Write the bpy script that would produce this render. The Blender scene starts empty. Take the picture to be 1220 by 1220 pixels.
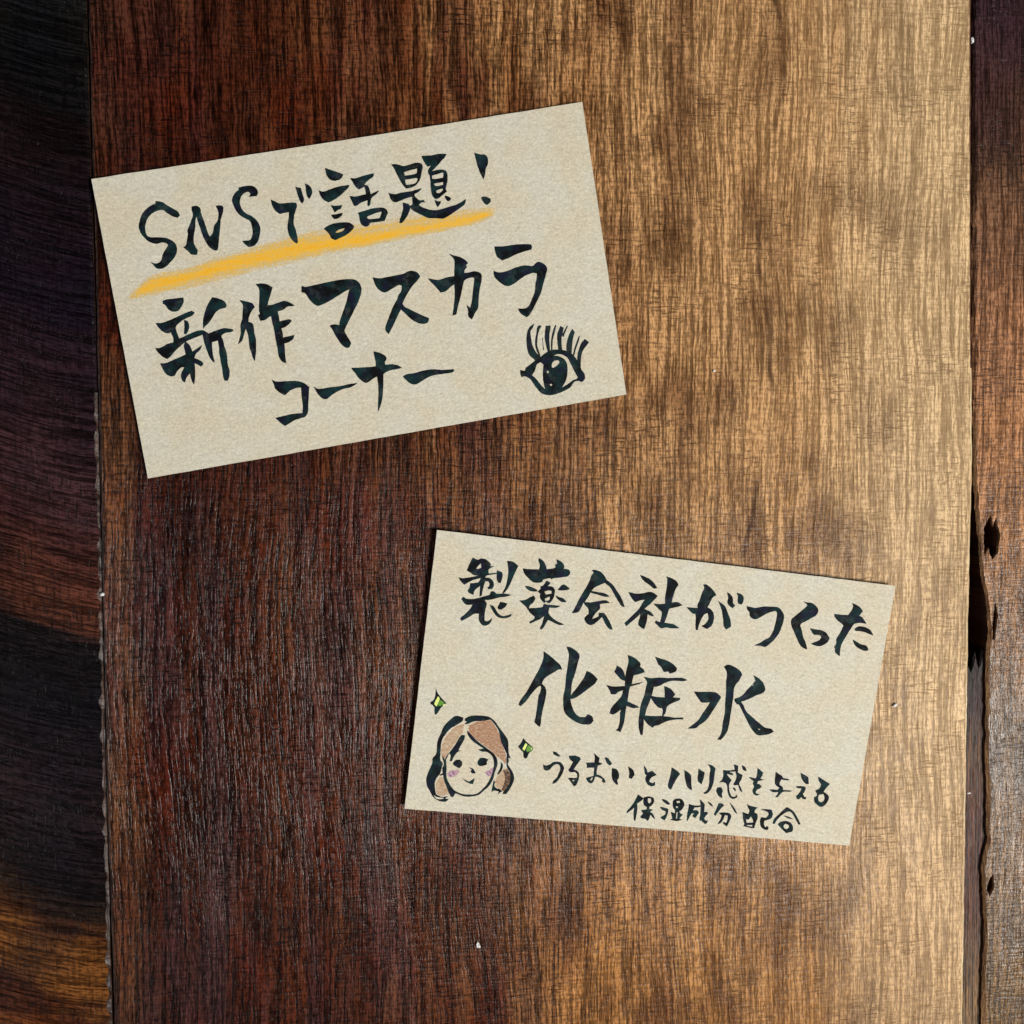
import bpy, math, random
from mathutils import Vector, Matrix, noise as mnoise
from mathutils.geometry import tessellate_polygon

MM = 0.001
S = bpy.context.scene
COL = S.collection

# ------------------------------------------------------------------ camera
cam_data = bpy.data.cameras.new("camera")
cam = bpy.data.objects.new("camera", cam_data)
COL.objects.link(cam)
cam_data.sensor_width = 36.0
cam_data.lens = 32.065
cam_data.clip_start = 0.01
cam_data.clip_end = 20.0
cam.location = (0.0, 0.0, 174.52 * MM)
cam.rotation_euler = (-0.0382, -0.0983, -0.0106)
S.camera = cam
S.render.resolution_x = 1024
S.render.resolution_y = 1024

# ------------------------------------------------------------------ light
world = bpy.data.worlds.new("World")
S.world = world
world.use_nodes = True
bg = world.node_tree.nodes["Background"]
bg.inputs[0].default_value = (0.80, 0.88, 1.0, 1)
bg.inputs[1].default_value = 0.055

def area(name, loc, target, size, watts, color):
    d = bpy.data.lights.new(name, 'AREA')
    d.shape = 'RECTANGLE'
    d.size, d.size_y = size
    d.energy = watts
    d.color = color
    o = bpy.data.objects.new(name, d)
    COL.objects.link(o)
    o.location = loc
    o.rotation_euler = (Vector(target) - Vector(loc)).to_track_quat('-Z', 'Y').to_euler()
    return o

area("ceiling_lamp", (0.62, -0.32, 0.86), (0.03, 0.0, 0), (0.36, 0.36), 15.6, (1.0, 0.972, 0.92))
area("window_light", (-0.95, -0.10, 0.50), (0.0, 0.0, 0), (0.30, 0.50), 1.4, (0.80, 0.86, 1.0))
area("added_glint_light", (-0.46, -0.46, 0.62), (0.0, -0.05, 0), (0.03, 0.03), 0.22, (0.92, 0.95, 1.0))  # small unseen source, added only to spark glints on the dark wood

S.view_settings.view_transform = 'Standard'
S.view_settings.look = 'None'
S.view_settings.exposure = 0.0
S.view_settings.gamma = 1.0

# ------------------------------------------------------------------ node helpers
def lin(c):
    out = []
    for v in c:
        v = v / 255.0
        out.append(v / 12.92 if v <= 0.04045 else ((v + 0.055) / 1.055) ** 2.4)
    return (out[0], out[1], out[2], 1.0)

class NT:
    def __init__(self, name):
        self.m = bpy.data.materials.new(name)
        self.m.use_nodes = True
        self.t = self.m.node_tree
        self.bsdf = self.t.nodes["Principled BSDF"]
        self.out = self.t.nodes["Material Output"]
        tc = self.t.nodes.new("ShaderNodeTexCoord")
        sc = self.t.nodes.new("ShaderNodeVectorMath")
        sc.operation = 'SCALE'
        sc.inputs[3].default_value = 1000.0
        self.t.links.new(tc.outputs["Object"], sc.inputs[0])
        self.P = sc.outputs[0]                      # position in millimetres
        sp = self.t.nodes.new("ShaderNodeSeparateXYZ")
        self.t.links.new(self.P, sp.inputs[0])
        self.X, self.Y, self.Z = sp.outputs
    def set(self, sock, v):
        if hasattr(v, "is_output") or isinstance(v, bpy.types.NodeSocket):
            self.t.links.new(v, sock)
        elif sock.type == 'VECTOR' and isinstance(v, tuple):
            sock.default_value = v[:3]
        else:
            sock.default_value = v
    def math(self, op, a, b=0.0, c=0.0, clamp=False):
        n = self.t.nodes.new("ShaderNodeMath")
        n.operation = op
        n.use_clamp = clamp
        self.set(n.inputs[0], a); self.set(n.inputs[1], b)
        if op in ('MULTIPLY_ADD',): self.set(n.inputs[2], c)
        return n.outputs[0]
    def add(self, a, b): return self.math('ADD', a, b)
    def mul(self, a, b): return self.math('MULTIPLY', a, b)
    def vec(self, x, y, z=0.0):
        n = self.t.nodes.new("ShaderNodeCombineXYZ")
        self.set(n.inputs[0], x); self.set(n.inputs[1], y); self.set(n.inputs[2], z)
        return n.outputs[0]
    def noise(self, x, y, z=0.0, detail=2.0, rough=0.5, dist=0.0):
        n = self.t.nodes.new("ShaderNodeTexNoise")
        n.inputs["Scale"].default_value = 1.0
        n.inputs["Detail"].default_value = detail
        n.inputs["Roughness"].default_value = rough
        n.inputs["Distortion"].default_value = dist
        self.t.links.new(self.vec(x, y, z), n.inputs["Vector"])
        return n.outputs[0]
    def remap(self, v, a, b, c=0.0, d=1.0, smooth=False):
        n = self.t.nodes.new("ShaderNodeMapRange")
        n.interpolation_type = 'SMOOTHSTEP' if smooth else 'LINEAR'
        n.clamp = True
        self.set(n.inputs[0], v)
        for i, q in enumerate((a, b, c, d)):
            self.set(n.inputs[i + 1], q)
        return n.outputs[0]
    def ramp(self, v, stops, lo=0.0, hi=1.0):
        f = self.remap(v, lo, hi)
        n = self.t.nodes.new("ShaderNodeValToRGB")
        cr = n.color_ramp
        cr.elements[0].position = (stops[0][0] - lo) / (hi - lo)
        cr.elements[0].color = lin(stops[0][1])
        cr.elements[1].position = (stops[-1][0] - lo) / (hi - lo)
        cr.elements[1].color = lin(stops[-1][1])
        for p, c in stops[1:-1]:
            e = cr.elements.new((p - lo) / (hi - lo))
            e.color = lin(c)
        self.t.links.new(f, n.inputs[0])
        return n.outputs[0]
    def mix(self, f, a, b, mode='MIX'):
        n = self.t.nodes.new("ShaderNodeMix")
        n.data_type = 'RGBA'
        n.blend_type = mode
        n.clamp_factor = True
        self.set(n.inputs[0], f); self.set(n.inputs[6], a); self.set(n.inputs[7], b)
        return n.outputs[2]
    def gain(self, col, k):
        """multiply a colour by a scalar socket"""
        n = self.t.nodes.new("ShaderNodeVectorMath")
        n.operation = 'SCALE'
        self.set(n.inputs[0], col); self.set(n.inputs[3], k)
        return n.outputs[0]
    def bump(self, h, dist, strength=1.0, normal=None):
        n = self.t.nodes.new("ShaderNodeBump")
        n.inputs["Strength"].default_value = strength
        n.inputs["Distance"].default_value = dist
        self.t.links.new(h, n.inputs["Height"])
        if normal is not None:
            self.t.links.new(normal, n.inputs["Normal"])
        return n.outputs[0]
    def finish(self, color, rough, normal=None, spec=0.5):
        self.set(self.bsdf.inputs["Base Color"], color)
        self.set(self.bsdf.inputs["Roughness"], rough)
        self.bsdf.inputs["Specular IOR Level"].default_value = spec
        if normal is not None:
            self.t.links.new(normal, self.bsdf.inputs["Normal"])
        return self.m

def wood_layers(n, u, v, seed):
    """u runs across the fibres, v along them (mm). Returns scalar layers."""
    w = n.remap(n.noise(n.mul(u, 0.04), n.mul(v, 0.016), seed, 1), 0.3, 0.7, -1.3, 1.3)
    w2 = n.remap(n.noise(n.mul(u, 0.6), n.mul(v, 0.16), seed + 3, 1), 0.3, 0.7, -0.13, 0.13)
    uu = n.add(n.add(u, w), w2)
    L = {}
    L['u'] = uu
    L['line'] = n.noise(n.mul(uu, 1.6), n.mul(v, 0.055), seed + 7, 2, 0.62)
    L['fine'] = n.noise(n.mul(uu, 3.6), n.mul(v, 0.26), seed + 11, 2, 0.6)
    L['band'] = n.noise(n.mul(uu, 0.30), n.mul(v, 0.014), seed + 17, 3, 0.6)
    L['mid'] = n.noise(n.mul(uu, 0.85), n.mul(v, 0.030), seed + 19, 2, 0.6)
    L['ray'] = n.noise(n.mul(u, 0.30), n.mul(n.add(v, n.mul(w2, 0.6)), 2.2), seed + 29, 2, 0.55)
    L['rayfine'] = n.noise(n.mul(u, 0.24), n.mul(v, 2.0), seed + 31, 1, 0.5)
    L['patch'] = n.noise(n.mul(u, 0.10), n.mul(v, 0.075), seed + 37, 3, 0.6)
    L['speck'] = n.noise(n.mul(u, 2.6), n.mul(v, 0.75), seed + 43, 2, 0.6)
    return L

def ridge_mask(n, L):
    """0 in the open pores and checks between the fibres, 1 on the raised fibres"""
    r = n.mul(n.remap(L['line'], 0.43, 0.58), 0.66)
    r = n.add(r, n.mul(n.remap(L['fine'], 0.40, 0.60), 0.34))
    r = n.mul(r, n.remap(L['speck'], 0.36, 0.62, 0.35, 1.4))
    r = n.mul(r, n.remap(L['mid'], 0.36, 0.64, 0.62, 1.36))
    mask = n.remap(L['patch'], 0.46, 0.60, 0.0, 1.0)
    cut = n.mul(n.remap(L['ray'], 0.57, 0.62, 0.0, 0.8, True), mask)
    r = n.mul(r, n.math('SUBTRACT', 1.0, cut))
    r = n.mul(r, n.remap(L['rayfine'], 0.36, 0.64, 0.70, 1.28))
    return r, cut

def wood_bump(n, L, d=0.00022, cut=None):
    h = n.mul(L['line'], 1.0)
    h = n.add(h, n.mul(L['fine'], 0.7))
    h = n.add(h, n.mul(L['speck'], 0.30))
    h = n.add(h, n.mul(L['rayfine'], 0.20))
    if cut is not None:
        h = n.add(h, n.mul(cut, -0.35))
    return n.bump(h, d)

def two_tone(n, base, r, lo, hi, lo_tint=(1.12, 0.86, 0.66), hi_tint=(1.0, 0.97, 0.93), painted_sheen=None):
    valley = n.mix(1.0, base, (lo * lo_tint[0], lo * lo_tint[1], lo * lo_tint[2], 1), 'MULTIPLY')
    ridge = n.gain(base, hi)
    ridge = n.mix(1.0, ridge, (hi_tint[0] if hi_tint[0] < 1 else 1, hi_tint[1], min(1, hi_tint[2]), 1), 'MULTIPLY')
    if painted_sheen is not None:
        ridge = n.mix(painted_sheen[0], ridge, painted_sheen[1])  # lacquer sheen mixed into the ridge colour
    return n.mix(r, valley, ridge)

def mat_middle():
    n = NT("walnut_heart_to_sap")
    L = wood_layers(n, n.X, n.Y, 3.0)
    r, cut = ridge_mask(n, L)
    mott = n.noise(n.mul(n.X, 0.05), n.mul(n.Y, 0.010), 44.0, 3, 0.6)
    slant = n.add(n.X, n.mul(n.Y, n.remap(n.Y, -60, 0, 0.11, 0.12)))
    t = n.add(slant, n.remap(mott, 0.3, 0.7, -11, 11))
    t = n.add(t, n.remap(L['band'], 0.3, 0.7, -18, 18))
    base = n.ramp(t, [(-90, (34, 12, 6)), (-45, (40, 16, 8)), (-18, (54, 26, 14)), (6, (78, 46, 26)),
                      (25, (120, 84, 52)), (50, (158, 121, 82)), (88, (176, 139, 98)), (125, (198, 158, 112))], -90, 125)
    sx = n.add(n.X, n.remap(L['band'], 0.3, 0.7, -6, 6))
    sap = n.remap(sx, 70, 108, 0.0, 1.0, True)
    base = n.mix(n.mul(sap, 0.9), base, lin((196, 170, 132)))
    lx = n.remap(n.add(n.X, n.remap(L['band'], 0.3, 0.7, -2, 2)), -56.5, -50, 1.0, 0.0, True)
    lx = n.mul(lx, n.remap(n.Y, -75, -5, 0.40, 0.9))
    lx = n.mul(lx, n.remap(n.Y, 2, 30, 1.0, 0.12))
    base = n.mix(lx, base, lin((84, 54, 34)))
    # colour drift: amber low down, russet patches, lacquer sheen painted in as violet-grey streaks
    amber = n.mul(n.remap(n.Y, -100, -45, 1.0, 0.0, True), n.remap(n.X, 10, 34, 0.0, 1.0, True))
    base = n.mix(n.mul(amber, 0.6), base, lin((146, 102, 56)))
    base = n.mix(n.remap(n.noise(n.mul(n.X, 0.11), n.mul(n.Y, 0.05), 71.0, 3), 0.47, 0.64, 0.0, 0.55), base, lin((56, 16, 4)))
    base = n.mix(n.mul(sap, 0.6), base, lin((192, 164, 126)))
    # long dark vein on the right half
    vx = n.add(n.add(n.X, n.mul(n.Y, -0.045)), n.remap(n.noise(0.0, n.mul(n.Y, 0.03), 5.0, 2), 0.3, 0.7, -3, 3))
    vein = n.remap(n.math('ABSOLUTE', n.add(vx, -66.0)), 0.1, 0.9, 0.75, 0.0, True)
    vein = n.mul(vein, n.remap(n.noise(0.0, n.mul(n.Y, 0.06), 15.0, 2), 0.46, 0.58))
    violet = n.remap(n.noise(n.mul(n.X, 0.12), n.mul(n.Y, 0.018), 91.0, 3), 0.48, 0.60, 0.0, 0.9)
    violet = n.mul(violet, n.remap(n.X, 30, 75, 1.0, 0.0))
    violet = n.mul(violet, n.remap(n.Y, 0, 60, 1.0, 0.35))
    hi = n.remap(n.X, -20, 90, 2.9, 1.6)  # paler raised fibres, lacquer sheen on them painted into the colour
    col = two_tone(n, base, r, 0.13, hi, painted_sheen=(n.mul(violet, 0.28), lin((96, 74, 80))))
    # on the sapwood the valleys stay fairly pale
    soft = two_tone(n, base, r, 0.58, 1.42, (1.04, 0.92, 0.78))
    col = n.mix(n.remap(n.X, 10, 95, 0.0, 0.85), col, soft)
    col = n.mix(vein, col, lin((54, 32, 20)))
    rough = n.remap(L['patch'], 0.3, 0.7, 0.17, 0.30)
    rough = n.add(rough, n.mul(sap, 0.22))
    return n.finish(col, rough, wood_bump(n, L, 0.00019, cut), 0.16)

def mat_left():
    n = NT("ebonised_plank")
    mott = n.noise(n.mul(n.Y, 0.05), n.mul(n.X, 0.03), 44.0, 3, 0.6)
    curve = n.mul(n.math('POWER', n.math('ABSOLUTE', n.add(n.X, 59.0)), 1.4), 0.13)
    yy = n.add(n.Y, n.mul(curve, -1.0))
    L = wood_layers(n, n.add(n.Y, n.mul(curve, -0.6)), n.X, 60.0)             # fibres run across the picture here
    r, cut = ridge_mask(n, L)
    yy = n.add(yy, n.remap(mott, 0.3, 0.7, -2.5, 2.5))
    yy = n.add(yy, n.remap(L['band'], 0.3, 0.7, -3, 3))
    base = n.ramp(yy, [(-116, (120, 76, 36)), (-108, (74, 38, 16)), (-102, (50, 24, 12)), (-97, (88, 54, 24)), (-91, (78, 47, 20)), (-87, (52, 28, 12)), (-83, (34, 22, 13)),
                       (-79, (18, 12, 12)), (-60, (26, 17, 20)), (-44, (12, 9, 12)), (-31, (16, 12, 13)), (-27.0, (62, 34, 24)), (-17, (64, 34, 26)),
                       (-4, (46, 28, 32)), (14, (34, 20, 25)), (28, (16, 10, 18)), (44, (20, 12, 18)), (56, (22, 12, 13)), (68, (9, 8, 9)), (92, (18, 17, 14))], -116, 92)
    base = n.mix(n.remap(n.noise(n.mul(n.X, 0.08), n.mul(n.Y, 0.05), 12.0, 3), 0.45, 0.65, 0.0, 0.5), base, lin((9, 9, 16)))
    col = two_tone(n, base, r, 0.25, 2.5)
    return n.finish(col, n.remap(L['patch'], 0.3, 0.7, 0.20, 0.32), wood_bump(n, L, 0.00018, cut), 0.16)

def mat_right(name="reddish_plank"):
    n = NT(name)
    L = wood_layers(n, n.X, n.Y, 120.0)
    r, cut = ridge_mask(n, L)
    yy = n.add(n.Y, n.remap(n.noise(n.mul(n.X, 0.05), n.mul(n.Y, 0.05), 44.0, 3), 0.3, 0.7, -10, 10))
    base = n.ramp(yy, [(-115, (98, 74, 44)), (-75, (104, 78, 50)), (-55, (92, 70, 46)), (-40, (104, 72, 38)), (-18, (126, 88, 54)), (5, (146, 104, 70)),
                       (28, (138, 98, 70)), (50, (100, 72, 54)), (64, (78, 54, 40)), (78, (56, 36, 34)), (95, (44, 28, 36))], -115, 95)
    col = two_tone(n, base, r, 0.28, 1.9, (1.08, 0.90, 0.75))
    return n.finish(col, n.remap(L['patch'], 0.3, 0.7, 0.20, 0.34), wood_bump(n, L, 0.00022, cut), 0.30)

def mat_simple_wood(name, c, seed, rough=0.6, amp=1.0, spec=0.3):
    n = NT(name)
    L = wood_layers(n, n.X, n.Y, seed)
    r, cut = ridge_mask(n, L)
    col = two_tone(n, lin(c), r, 1 - 0.5 * amp, 1 + 0.5 * amp)
    return n.finish(col, rough, wood_bump(n, L, 0.0002, cut), spec)

def mat_tongue():
    n = NT("dark_red_tongue")
    a = n.noise(n.mul(n.X, 3.2), n.mul(n.Y, 0.06), 4.0, 3, 0.6)
    base = n.ramp(n.Y, [(-115, (112, 84, 52)), (-92, (70, 38, 22)), (-70, (78, 42, 26)), (-58, (84, 56, 34)), (-50, (50, 22, 15)), (-40, (26, 8, 6))], -115, -40)
    col = n.gain(base, n.mul(n.remap(a, 0.40, 0.60, 0.08, 1.9), n.remap(n.noise(n.mul(n.X, 5.0), n.mul(n.Y, 0.5), 9.0, 2), 0.35, 0.65, 0.6, 1.4)))
    return n.finish(col, 0.5, n.bump(a, 0.0004), 0.4)

def mat_paper():
    n = NT("recycled_paper")
    c1 = n.noise(n.mul(n.X, 2.3), n.mul(n.Y, 2.3), 1.0, 3, 0.6, 0.8)
    c2 = n.noise(n.mul(n.X, 0.9), n.mul(n.Y, 2.2), 5.0, 3, 0.6, 1.2)
    c3 = n.noise(n.mul(n.X, 0.13), n.mul(n.Y, 0.13), 9.0, 3)
    fib = n.noise(n.mul(n.X, 1.2), n.mul(n.Y, 1.2), 17.0, 2, 0.5, 3.5)
    fib = n.remap(n.math('ABSOLUTE', n.add(fib, -0.5)), 0.0, 0.018, 1.0, 0.0)
    fmask = n.remap(n.noise(n.mul(n.X, 0.35), n.mul(n.Y, 0.35), 27.0, 2), 0.56, 0.66)
    col = n.mix(n.remap(c3, 0.35, 0.65), lin((203, 193, 170)), lin((203, 198, 181)))
    g = n.mul(n.remap(c1, 0.36, 0.64, 0.89, 1.11), n.remap(c2, 0.3, 0.7, 0.88, 1.12))
    col = n.gain(col, g)
    col = n.mix(n.mul(n.mul(fib, fmask), 0.55), col, lin((150, 134, 104)))
    dots = n.remap(n.noise(n.mul(n.X, 1.9), n.mul(n.Y, 1.9), 33.0, 1), 0.73, 0.79)
    col = n.mix(n.mul(dots, 0.45), col, lin((120, 104, 80)))
    pale = n.remap(n.noise(n.mul(n.X, 2.3), n.mul(n.Y, 2.3), 53.0, 1), 0.68, 0.76)
    col = n.mix(n.mul(pale, 0.5), col, lin((232, 226, 200)))
    h = n.add(c1, n.mul(c2, 0.8))
    return n.finish(col, 0.85, n.bump(h, 0.00004), 0.2)

def mat_ink(name="brush_pen_ink", thin=0.0):
    n = NT(name)
    a = n.noise(n.mul(n.X, 0.32), n.mul(n.Y, 0.32), 2.0, 3, 0.55)
    b = n.noise(n.mul(n.X, 0.45), n.mul(n.Y, 0.45), 12.0, 2, 0.5)
    col = n.mix(n.remap(a, 0.42, 0.62), lin((6, 7, 10)), lin((16, 44, 46)))
    col = n.mix(n.remap(b, 0.52, 0.66, 0, 0.8), col, lin((20, 20, 44)))
    dry = n.noise(n.mul(n.X, 0.5), n.mul(n.Y, 0.5), 22.0, 4, 0.7)
    fine = n.noise(n.mul(n.X, 5.0), n.mul(n.Y, 5.0), 24.0, 2, 0.6)
    k = n.mul(n.remap(dry, 0.53, 0.68, 0.0, 0.8), n.remap(fine, 0.35, 0.6, 0.3, 1.0))
    col = n.mix(n.add(k, thin), col, lin((62, 68, 68)))
    return n.finish(col, 0.7, n.bump(fine, 0.00004), 0.12)

def mat_wash(name, c, lo, hi, alpha=0.8, stripe=1.2):
    """coloured pencil or watercolour lying in the tooth of the paper"""
    n = NT(name)
    q = n.noise(n.mul(n.X, stripe), n.mul(n.Y, stripe * 1.6), 3.0, 4, 0.7)
    n.set(n.bsdf.inputs["Base Color"], n.mix(n.remap(q, 0.35, 0.65), lin(c), lin(tuple(min(255, int(v * 0.86)) for v in c))))
    n.bsdf.inputs["Roughness"].default_value = 0.8
    n.bsdf.inputs["Specular IOR Level"].default_value = 0.2
    n.set(n.bsdf.inputs["Alpha"], n.remap(q, lo, hi, alpha * 0.35, alpha))
    return n.m

def mat_crayon():
    n = NT("orange_pencil")
    at = n.t.nodes.new("ShaderNodeAttribute")
    at.attribute_name = "cover"
    cov = at.outputs["Fac"]
    tooth = n.noise(n.mul(n.X, 3.4), n.mul(n.Y, 3.4), 3.0, 3, 0.6)
    run = n.noise(n.mul(n.add(n.X, n.mul(n.Y, 0.15)), 0.25), n.mul(n.Y, 1.6), 8.0, 3, 0.6)
    s = n.add(cov, n.remap(tooth, 0.34, 0.66, -0.34, 0.34))
    s = n.add(s, n.remap(run, 0.3, 0.7, -0.22, 0.22))
    col = n.mix(n.remap(s, 0.5, 1.1), lin((240, 198, 92)), lin((240, 174, 20)))
    n.set(n.bsdf.inputs["Base Color"], col)
    n.bsdf.inputs["Roughness"].default_value = 0.75
    n.bsdf.inputs["Specular IOR Level"].default_value = 0.25
    n.set(n.bsdf.inputs["Alpha"], n.remap(s, 0.10, 0.80, 0.0, 0.96))
    return n.m

def mat_plain(name, c, rough=0.6):
    n = NT(name)
    q = n.noise(n.mul(n.X, 6.0), n.mul(n.Y, 6.0), 3.0, 2)
    return n.finish(n.gain(lin(c), n.remap(q, 0.3, 0.7, 0.75, 1.2)), rough, None, 0.4)

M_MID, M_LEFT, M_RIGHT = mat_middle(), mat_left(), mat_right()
M_RIM_CATCH = mat_simple_wood("painted_rim_catch", (196, 182, 150), 200.0, 0.65, 0.5)  # light caught along the middle plank's right rim, painted as a pale colour
M_SCUFF = mat_simple_wood("scuffed_dark_edge", (62, 46, 40), 230.0, 0.42, 1.5, 0.35)
M_SIDE = mat_simple_wood("plank_side", (70, 44, 28), 260.0, 0.7, 1.0)
M_SLOPE = mat_simple_wood("worn_slope", (128, 98, 66), 290.0, 0.5, 0.7)
M_CORE = mat_simple_wood("under_board", (40, 22, 14), 320.0, 0.8, 1.0)
M_TONGUE = mat_tongue()
M_PAPER = mat_paper()
M_INK = mat_ink()
M_INKTHIN = mat_ink("brush_pen_ink_thin", 0.12)
M_CRAYON = mat_crayon()
M_HAIR_R = mat_wash("russet_pencil", (192, 132, 94), 0.40, 0.60, 0.80, 1.9)
M_HAIR_L = mat_wash("pale_tan_pencil", (212, 166, 124), 0.38, 0.64, 0.66)
M_HAIR_D = mat_wash("dark_brown_wash", (84, 56, 42), 0.38, 0.62, 0.9, 1.8)
M_PINK = mat_wash("pink_pencil", (212, 160, 188), 0.38, 0.64, 0.75)
M_VIOLET = mat_plain("violet_pencil", (120, 84, 136))
M_LIME = mat_plain("lime_ink", (222, 236, 130), 0.5)
M_GREEN = mat_plain("leaf_green_ink", (88, 142, 30), 0.5)
M_PALE = mat_plain("pale_lime_ink", (214, 226, 160), 0.5)
M_CRUMB = mat_plain("white_crumb", (226, 224, 220), 0.7)

# ------------------------------------------------------------------ mesh helpers
def link(name, me, mats, parent=None):
    o = bpy.data.objects.new(name, me)
    COL.objects.link(o)
    for m in (mats if isinstance(mats, (list, tuple)) else [mats]):
        me.materials.append(m)
    if parent is not None:
        o.parent = parent
    return o

def mesh(name, verts, faces, smooth=False):
    me = bpy.data.meshes.new(name)
    me.from_pydata([(v[0] * MM, v[1] * MM, v[2] * MM) for v in verts], [], faces)
    me.validate()
    me.update()
    if smooth:
        for p in me.polygons: p.use_smooth = True
    return me

def ring_area(r):
    return 0.5 * sum(r[i][0] * r[(i + 1) % len(r)][1] - r[(i + 1) % len(r)][0] * r[i][1] for i in range(len(r)))

def inset(r, d):
    """offset a counter-clockwise ring inwards by d (clockwise: outwards)"""
    out = []
    n = len(r)
    for i in range(n):
        a, b, c = Vector(r[i - 1]), Vector(r[i]), Vector(r[(i + 1) % n])
        e1, e2 = (b - a).normalized(), (c - b).normalized()
        nn = Vector((-(e1.y + e2.y), e1.x + e2.x))
        nn = nn.normalized() if nn.length > 1e-6 else Vector((-e1.y, e1.x))
        dd = d(b) if callable(d) else d
        out.append((b.x + nn.x * dd, b.y + nn.y * dd))
    return out

def densify(pts, step):
    out = []
    for i in range(len(pts)):
        a, b = Vector(pts[i]), Vector(pts[(i + 1) % len(pts)])
        k = max(1, int((b - a).length / step))
        for j in range(k):
            out.append(tuple(a.lerp(b, j / k)))
    return out

def rough_ring(pts, step, amp, freq, seed):
    out = []
    for x, y in densify(pts, step):
        q = mnoise.noise_vector(Vector((x * freq, y * freq, seed)))
        q2 = mnoise.noise_vector(Vector((x * freq * 3.7, y * freq * 3.7, seed + 9)))
        out.append((x + (q.x + 0.45 * q2.x) * amp, y + (q.y + 0.45 * q2.y) * amp))
    return out

def plank(name, outline, top, thick, bevel, drop, mats, slotf, parent, holes=()):
    """solid board: cap, bevelled rim and walls; holes are cut right through"""
    rings = [outline] + list(holes)
    verts, faces, slots, caps = [], [], [], []
    for k, r in enumerate(rings):
        ccw = ring_area(r) > 0
        if (k == 0) != ccw: r = r[::-1]
        r2 = inset(r, bevel if k == 0 else 0.10)
        base = len(verts)
        n = len(r)
        caps.append((base, r2))
        verts += [(x, y, top) for x, y in r2]
        verts += [(x, y, top - drop) for x, y in r]
        verts += [(x, y, top - thick) for x, y in r]
        for i in range(n):
            j = (i + 1) % n
            faces.append((base + n + i, base + n + j, base + j, base + i)); slots.append(slotf(r[i][0], r[i][1], 'rim'))
            faces.append((base + 2 * n + i, base + 2 * n + j, base + n + j, base + n + i)); slots.append(slotf(r[i][0], r[i][1], 'wall'))
    tri = tessellate_polygon([[Vector((x, y, 0)) for x, y in c[1]] for c in caps])
    idx = [c[0] + i for c in caps for i in range(len(c[1]))]
    flat = [p for c in caps for p in c[1]]
    for t in tri:
        a, b, c = (Vector(flat[i]) for i in t)
        if (b - a).cross(c - a) < 0: t = (t[0], t[2], t[1])
        faces.append(tuple(idx[i] for i in t)); slots.append(0)
    me = mesh(name, verts, faces)
    o = link(name, me, mats, parent)
    for p, s in zip(me.polygons, slots): p.material_index = s
    return o

# ------------------------------------------------------------------ the wooden top
table = bpy.data.objects.new("tabletop", None)
COL.objects.link(table)
table['kind'] = 'structure'
table['label'] = 'dark to golden brown wooden planks under both cards'

# board lying under the planks
under = [(-150, -190), (190, -190), (190, 180), (-150, 180)]
plank("under_board", under, -13.0, 6.0, 0.5, 0.5, [M_CORE], lambda x, y, k: 0, table)

random.seed(4)
mid_ring = rough_ring([(-58.6, -190), (109.75, -190), (109.75, -115), (110.0, -60), (110.35, -20), (110.75, 0), (110.2, 40), (109.6, 93), (109.6, 180),
                       (-58.6, 180), (-58.7, 40), (-58.9, 0), (-59.3, -60)], 0.8, 0.12, 0.35, 3.0)
def mid_slot(x, y, k):
    if x > 100: return 1 if (k == 'rim' and y < 20) else 2
    return 3 if k == 'rim' else 2
plank("plank", mid_ring, 0.0, 12.5, lambda b: 0.42 if b.x > 0 else 0.35, 0.22, [M_MID, M_RIM_CATCH, M_SIDE, M_SCUFF], mid_slot, table)

left_ring = rough_ring([(-150, -190), (-60.0, -190), (-59.8, -100), (-59.5, -40), (-59.2, 0), (-59.3, 40), (-59.2, 90), (-59.3, 180), (-150, 180)], 0.7, 0.14, 0.5, 14.0)
plank("plank", left_ring, -0.35, 12.0, lambda b: max(0.12, 0.5 + 0.7 * mnoise.noise(Vector((3.1, b.y * 0.45, 0)))) if b.y < 12 else 0.5, 0.45,
      [M_LEFT, M_SCUFF, M_SIDE], lambda x, y, k: (1 if (k == 'rim' and x > -100 and y < 16) else (0 if k == 'rim' else 2)), table)

right_pts = [(190, 180), (111.3, 180), (110.7, 93), (110.9, 60), (111.3, 20), (111.7, 2), (112.3, -9), (113.1, -16), (113.7, -22), (114.9, -27),
             (115.4, -33), (114.9, -38), (115.0, -50), (114.9, -60), (115.6, -76), (114.2, -82), (115.0, -95), (114.6, -115), (114.6, -190), (190, -190)]
right_ring = rough_ring(right_pts, 0.8, 0.28, 0.45, 33.0)
chip1 = rough_ring([(114.0, -11.6), (115.3, -9.0), (115.9, -11.4), (116.4, -9.6), (117.4, -13.2), (116.9, -16.6), (115.8, -18.0), (114.9, -15.6), (114.1, -17.2)], 0.5, 0.15, 1.2, 2.0)
chip2 = rough_ring([(116.5, -26.8), (117.1, -29.5), (116.4, -34.6), (115.8, -34.4), (116.2, -30.0)], 0.5, 0.10, 1.2, 5.0)
chip3 = rough_ring([(116.6, -83.6), (116.9, -86.2), (116.0, -88.2), (115.4, -86.6), (116.0, -84.4)], 0.5, 0.08, 1.2, 7.0)
plank("plank", right_ring, -0.9, 11.5, lambda b: 0.55 + 0.5 * mnoise.noise(Vector((1.2, b.y * 0.10, 7.0))), 0.5, [M_RIGHT, M_SLOPE, M_SIDE], lambda x, y, k: (1 if (k == 'rim' and y < 10) else (0 if k == 'rim' else 2)), table,
      [chip1, chip2, chip3])
tongue = rough_ring([(108.5, -190), (116.3, -190), (116.3, -38), (114.6, -36.5), (113.8, -40.5), (112.9, -37.0), (112.0, -41.5), (111.2, -38.5), (110.4, -43), (108.5, -44)], 0.8, 0.25, 0.5, 41.0)
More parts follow.
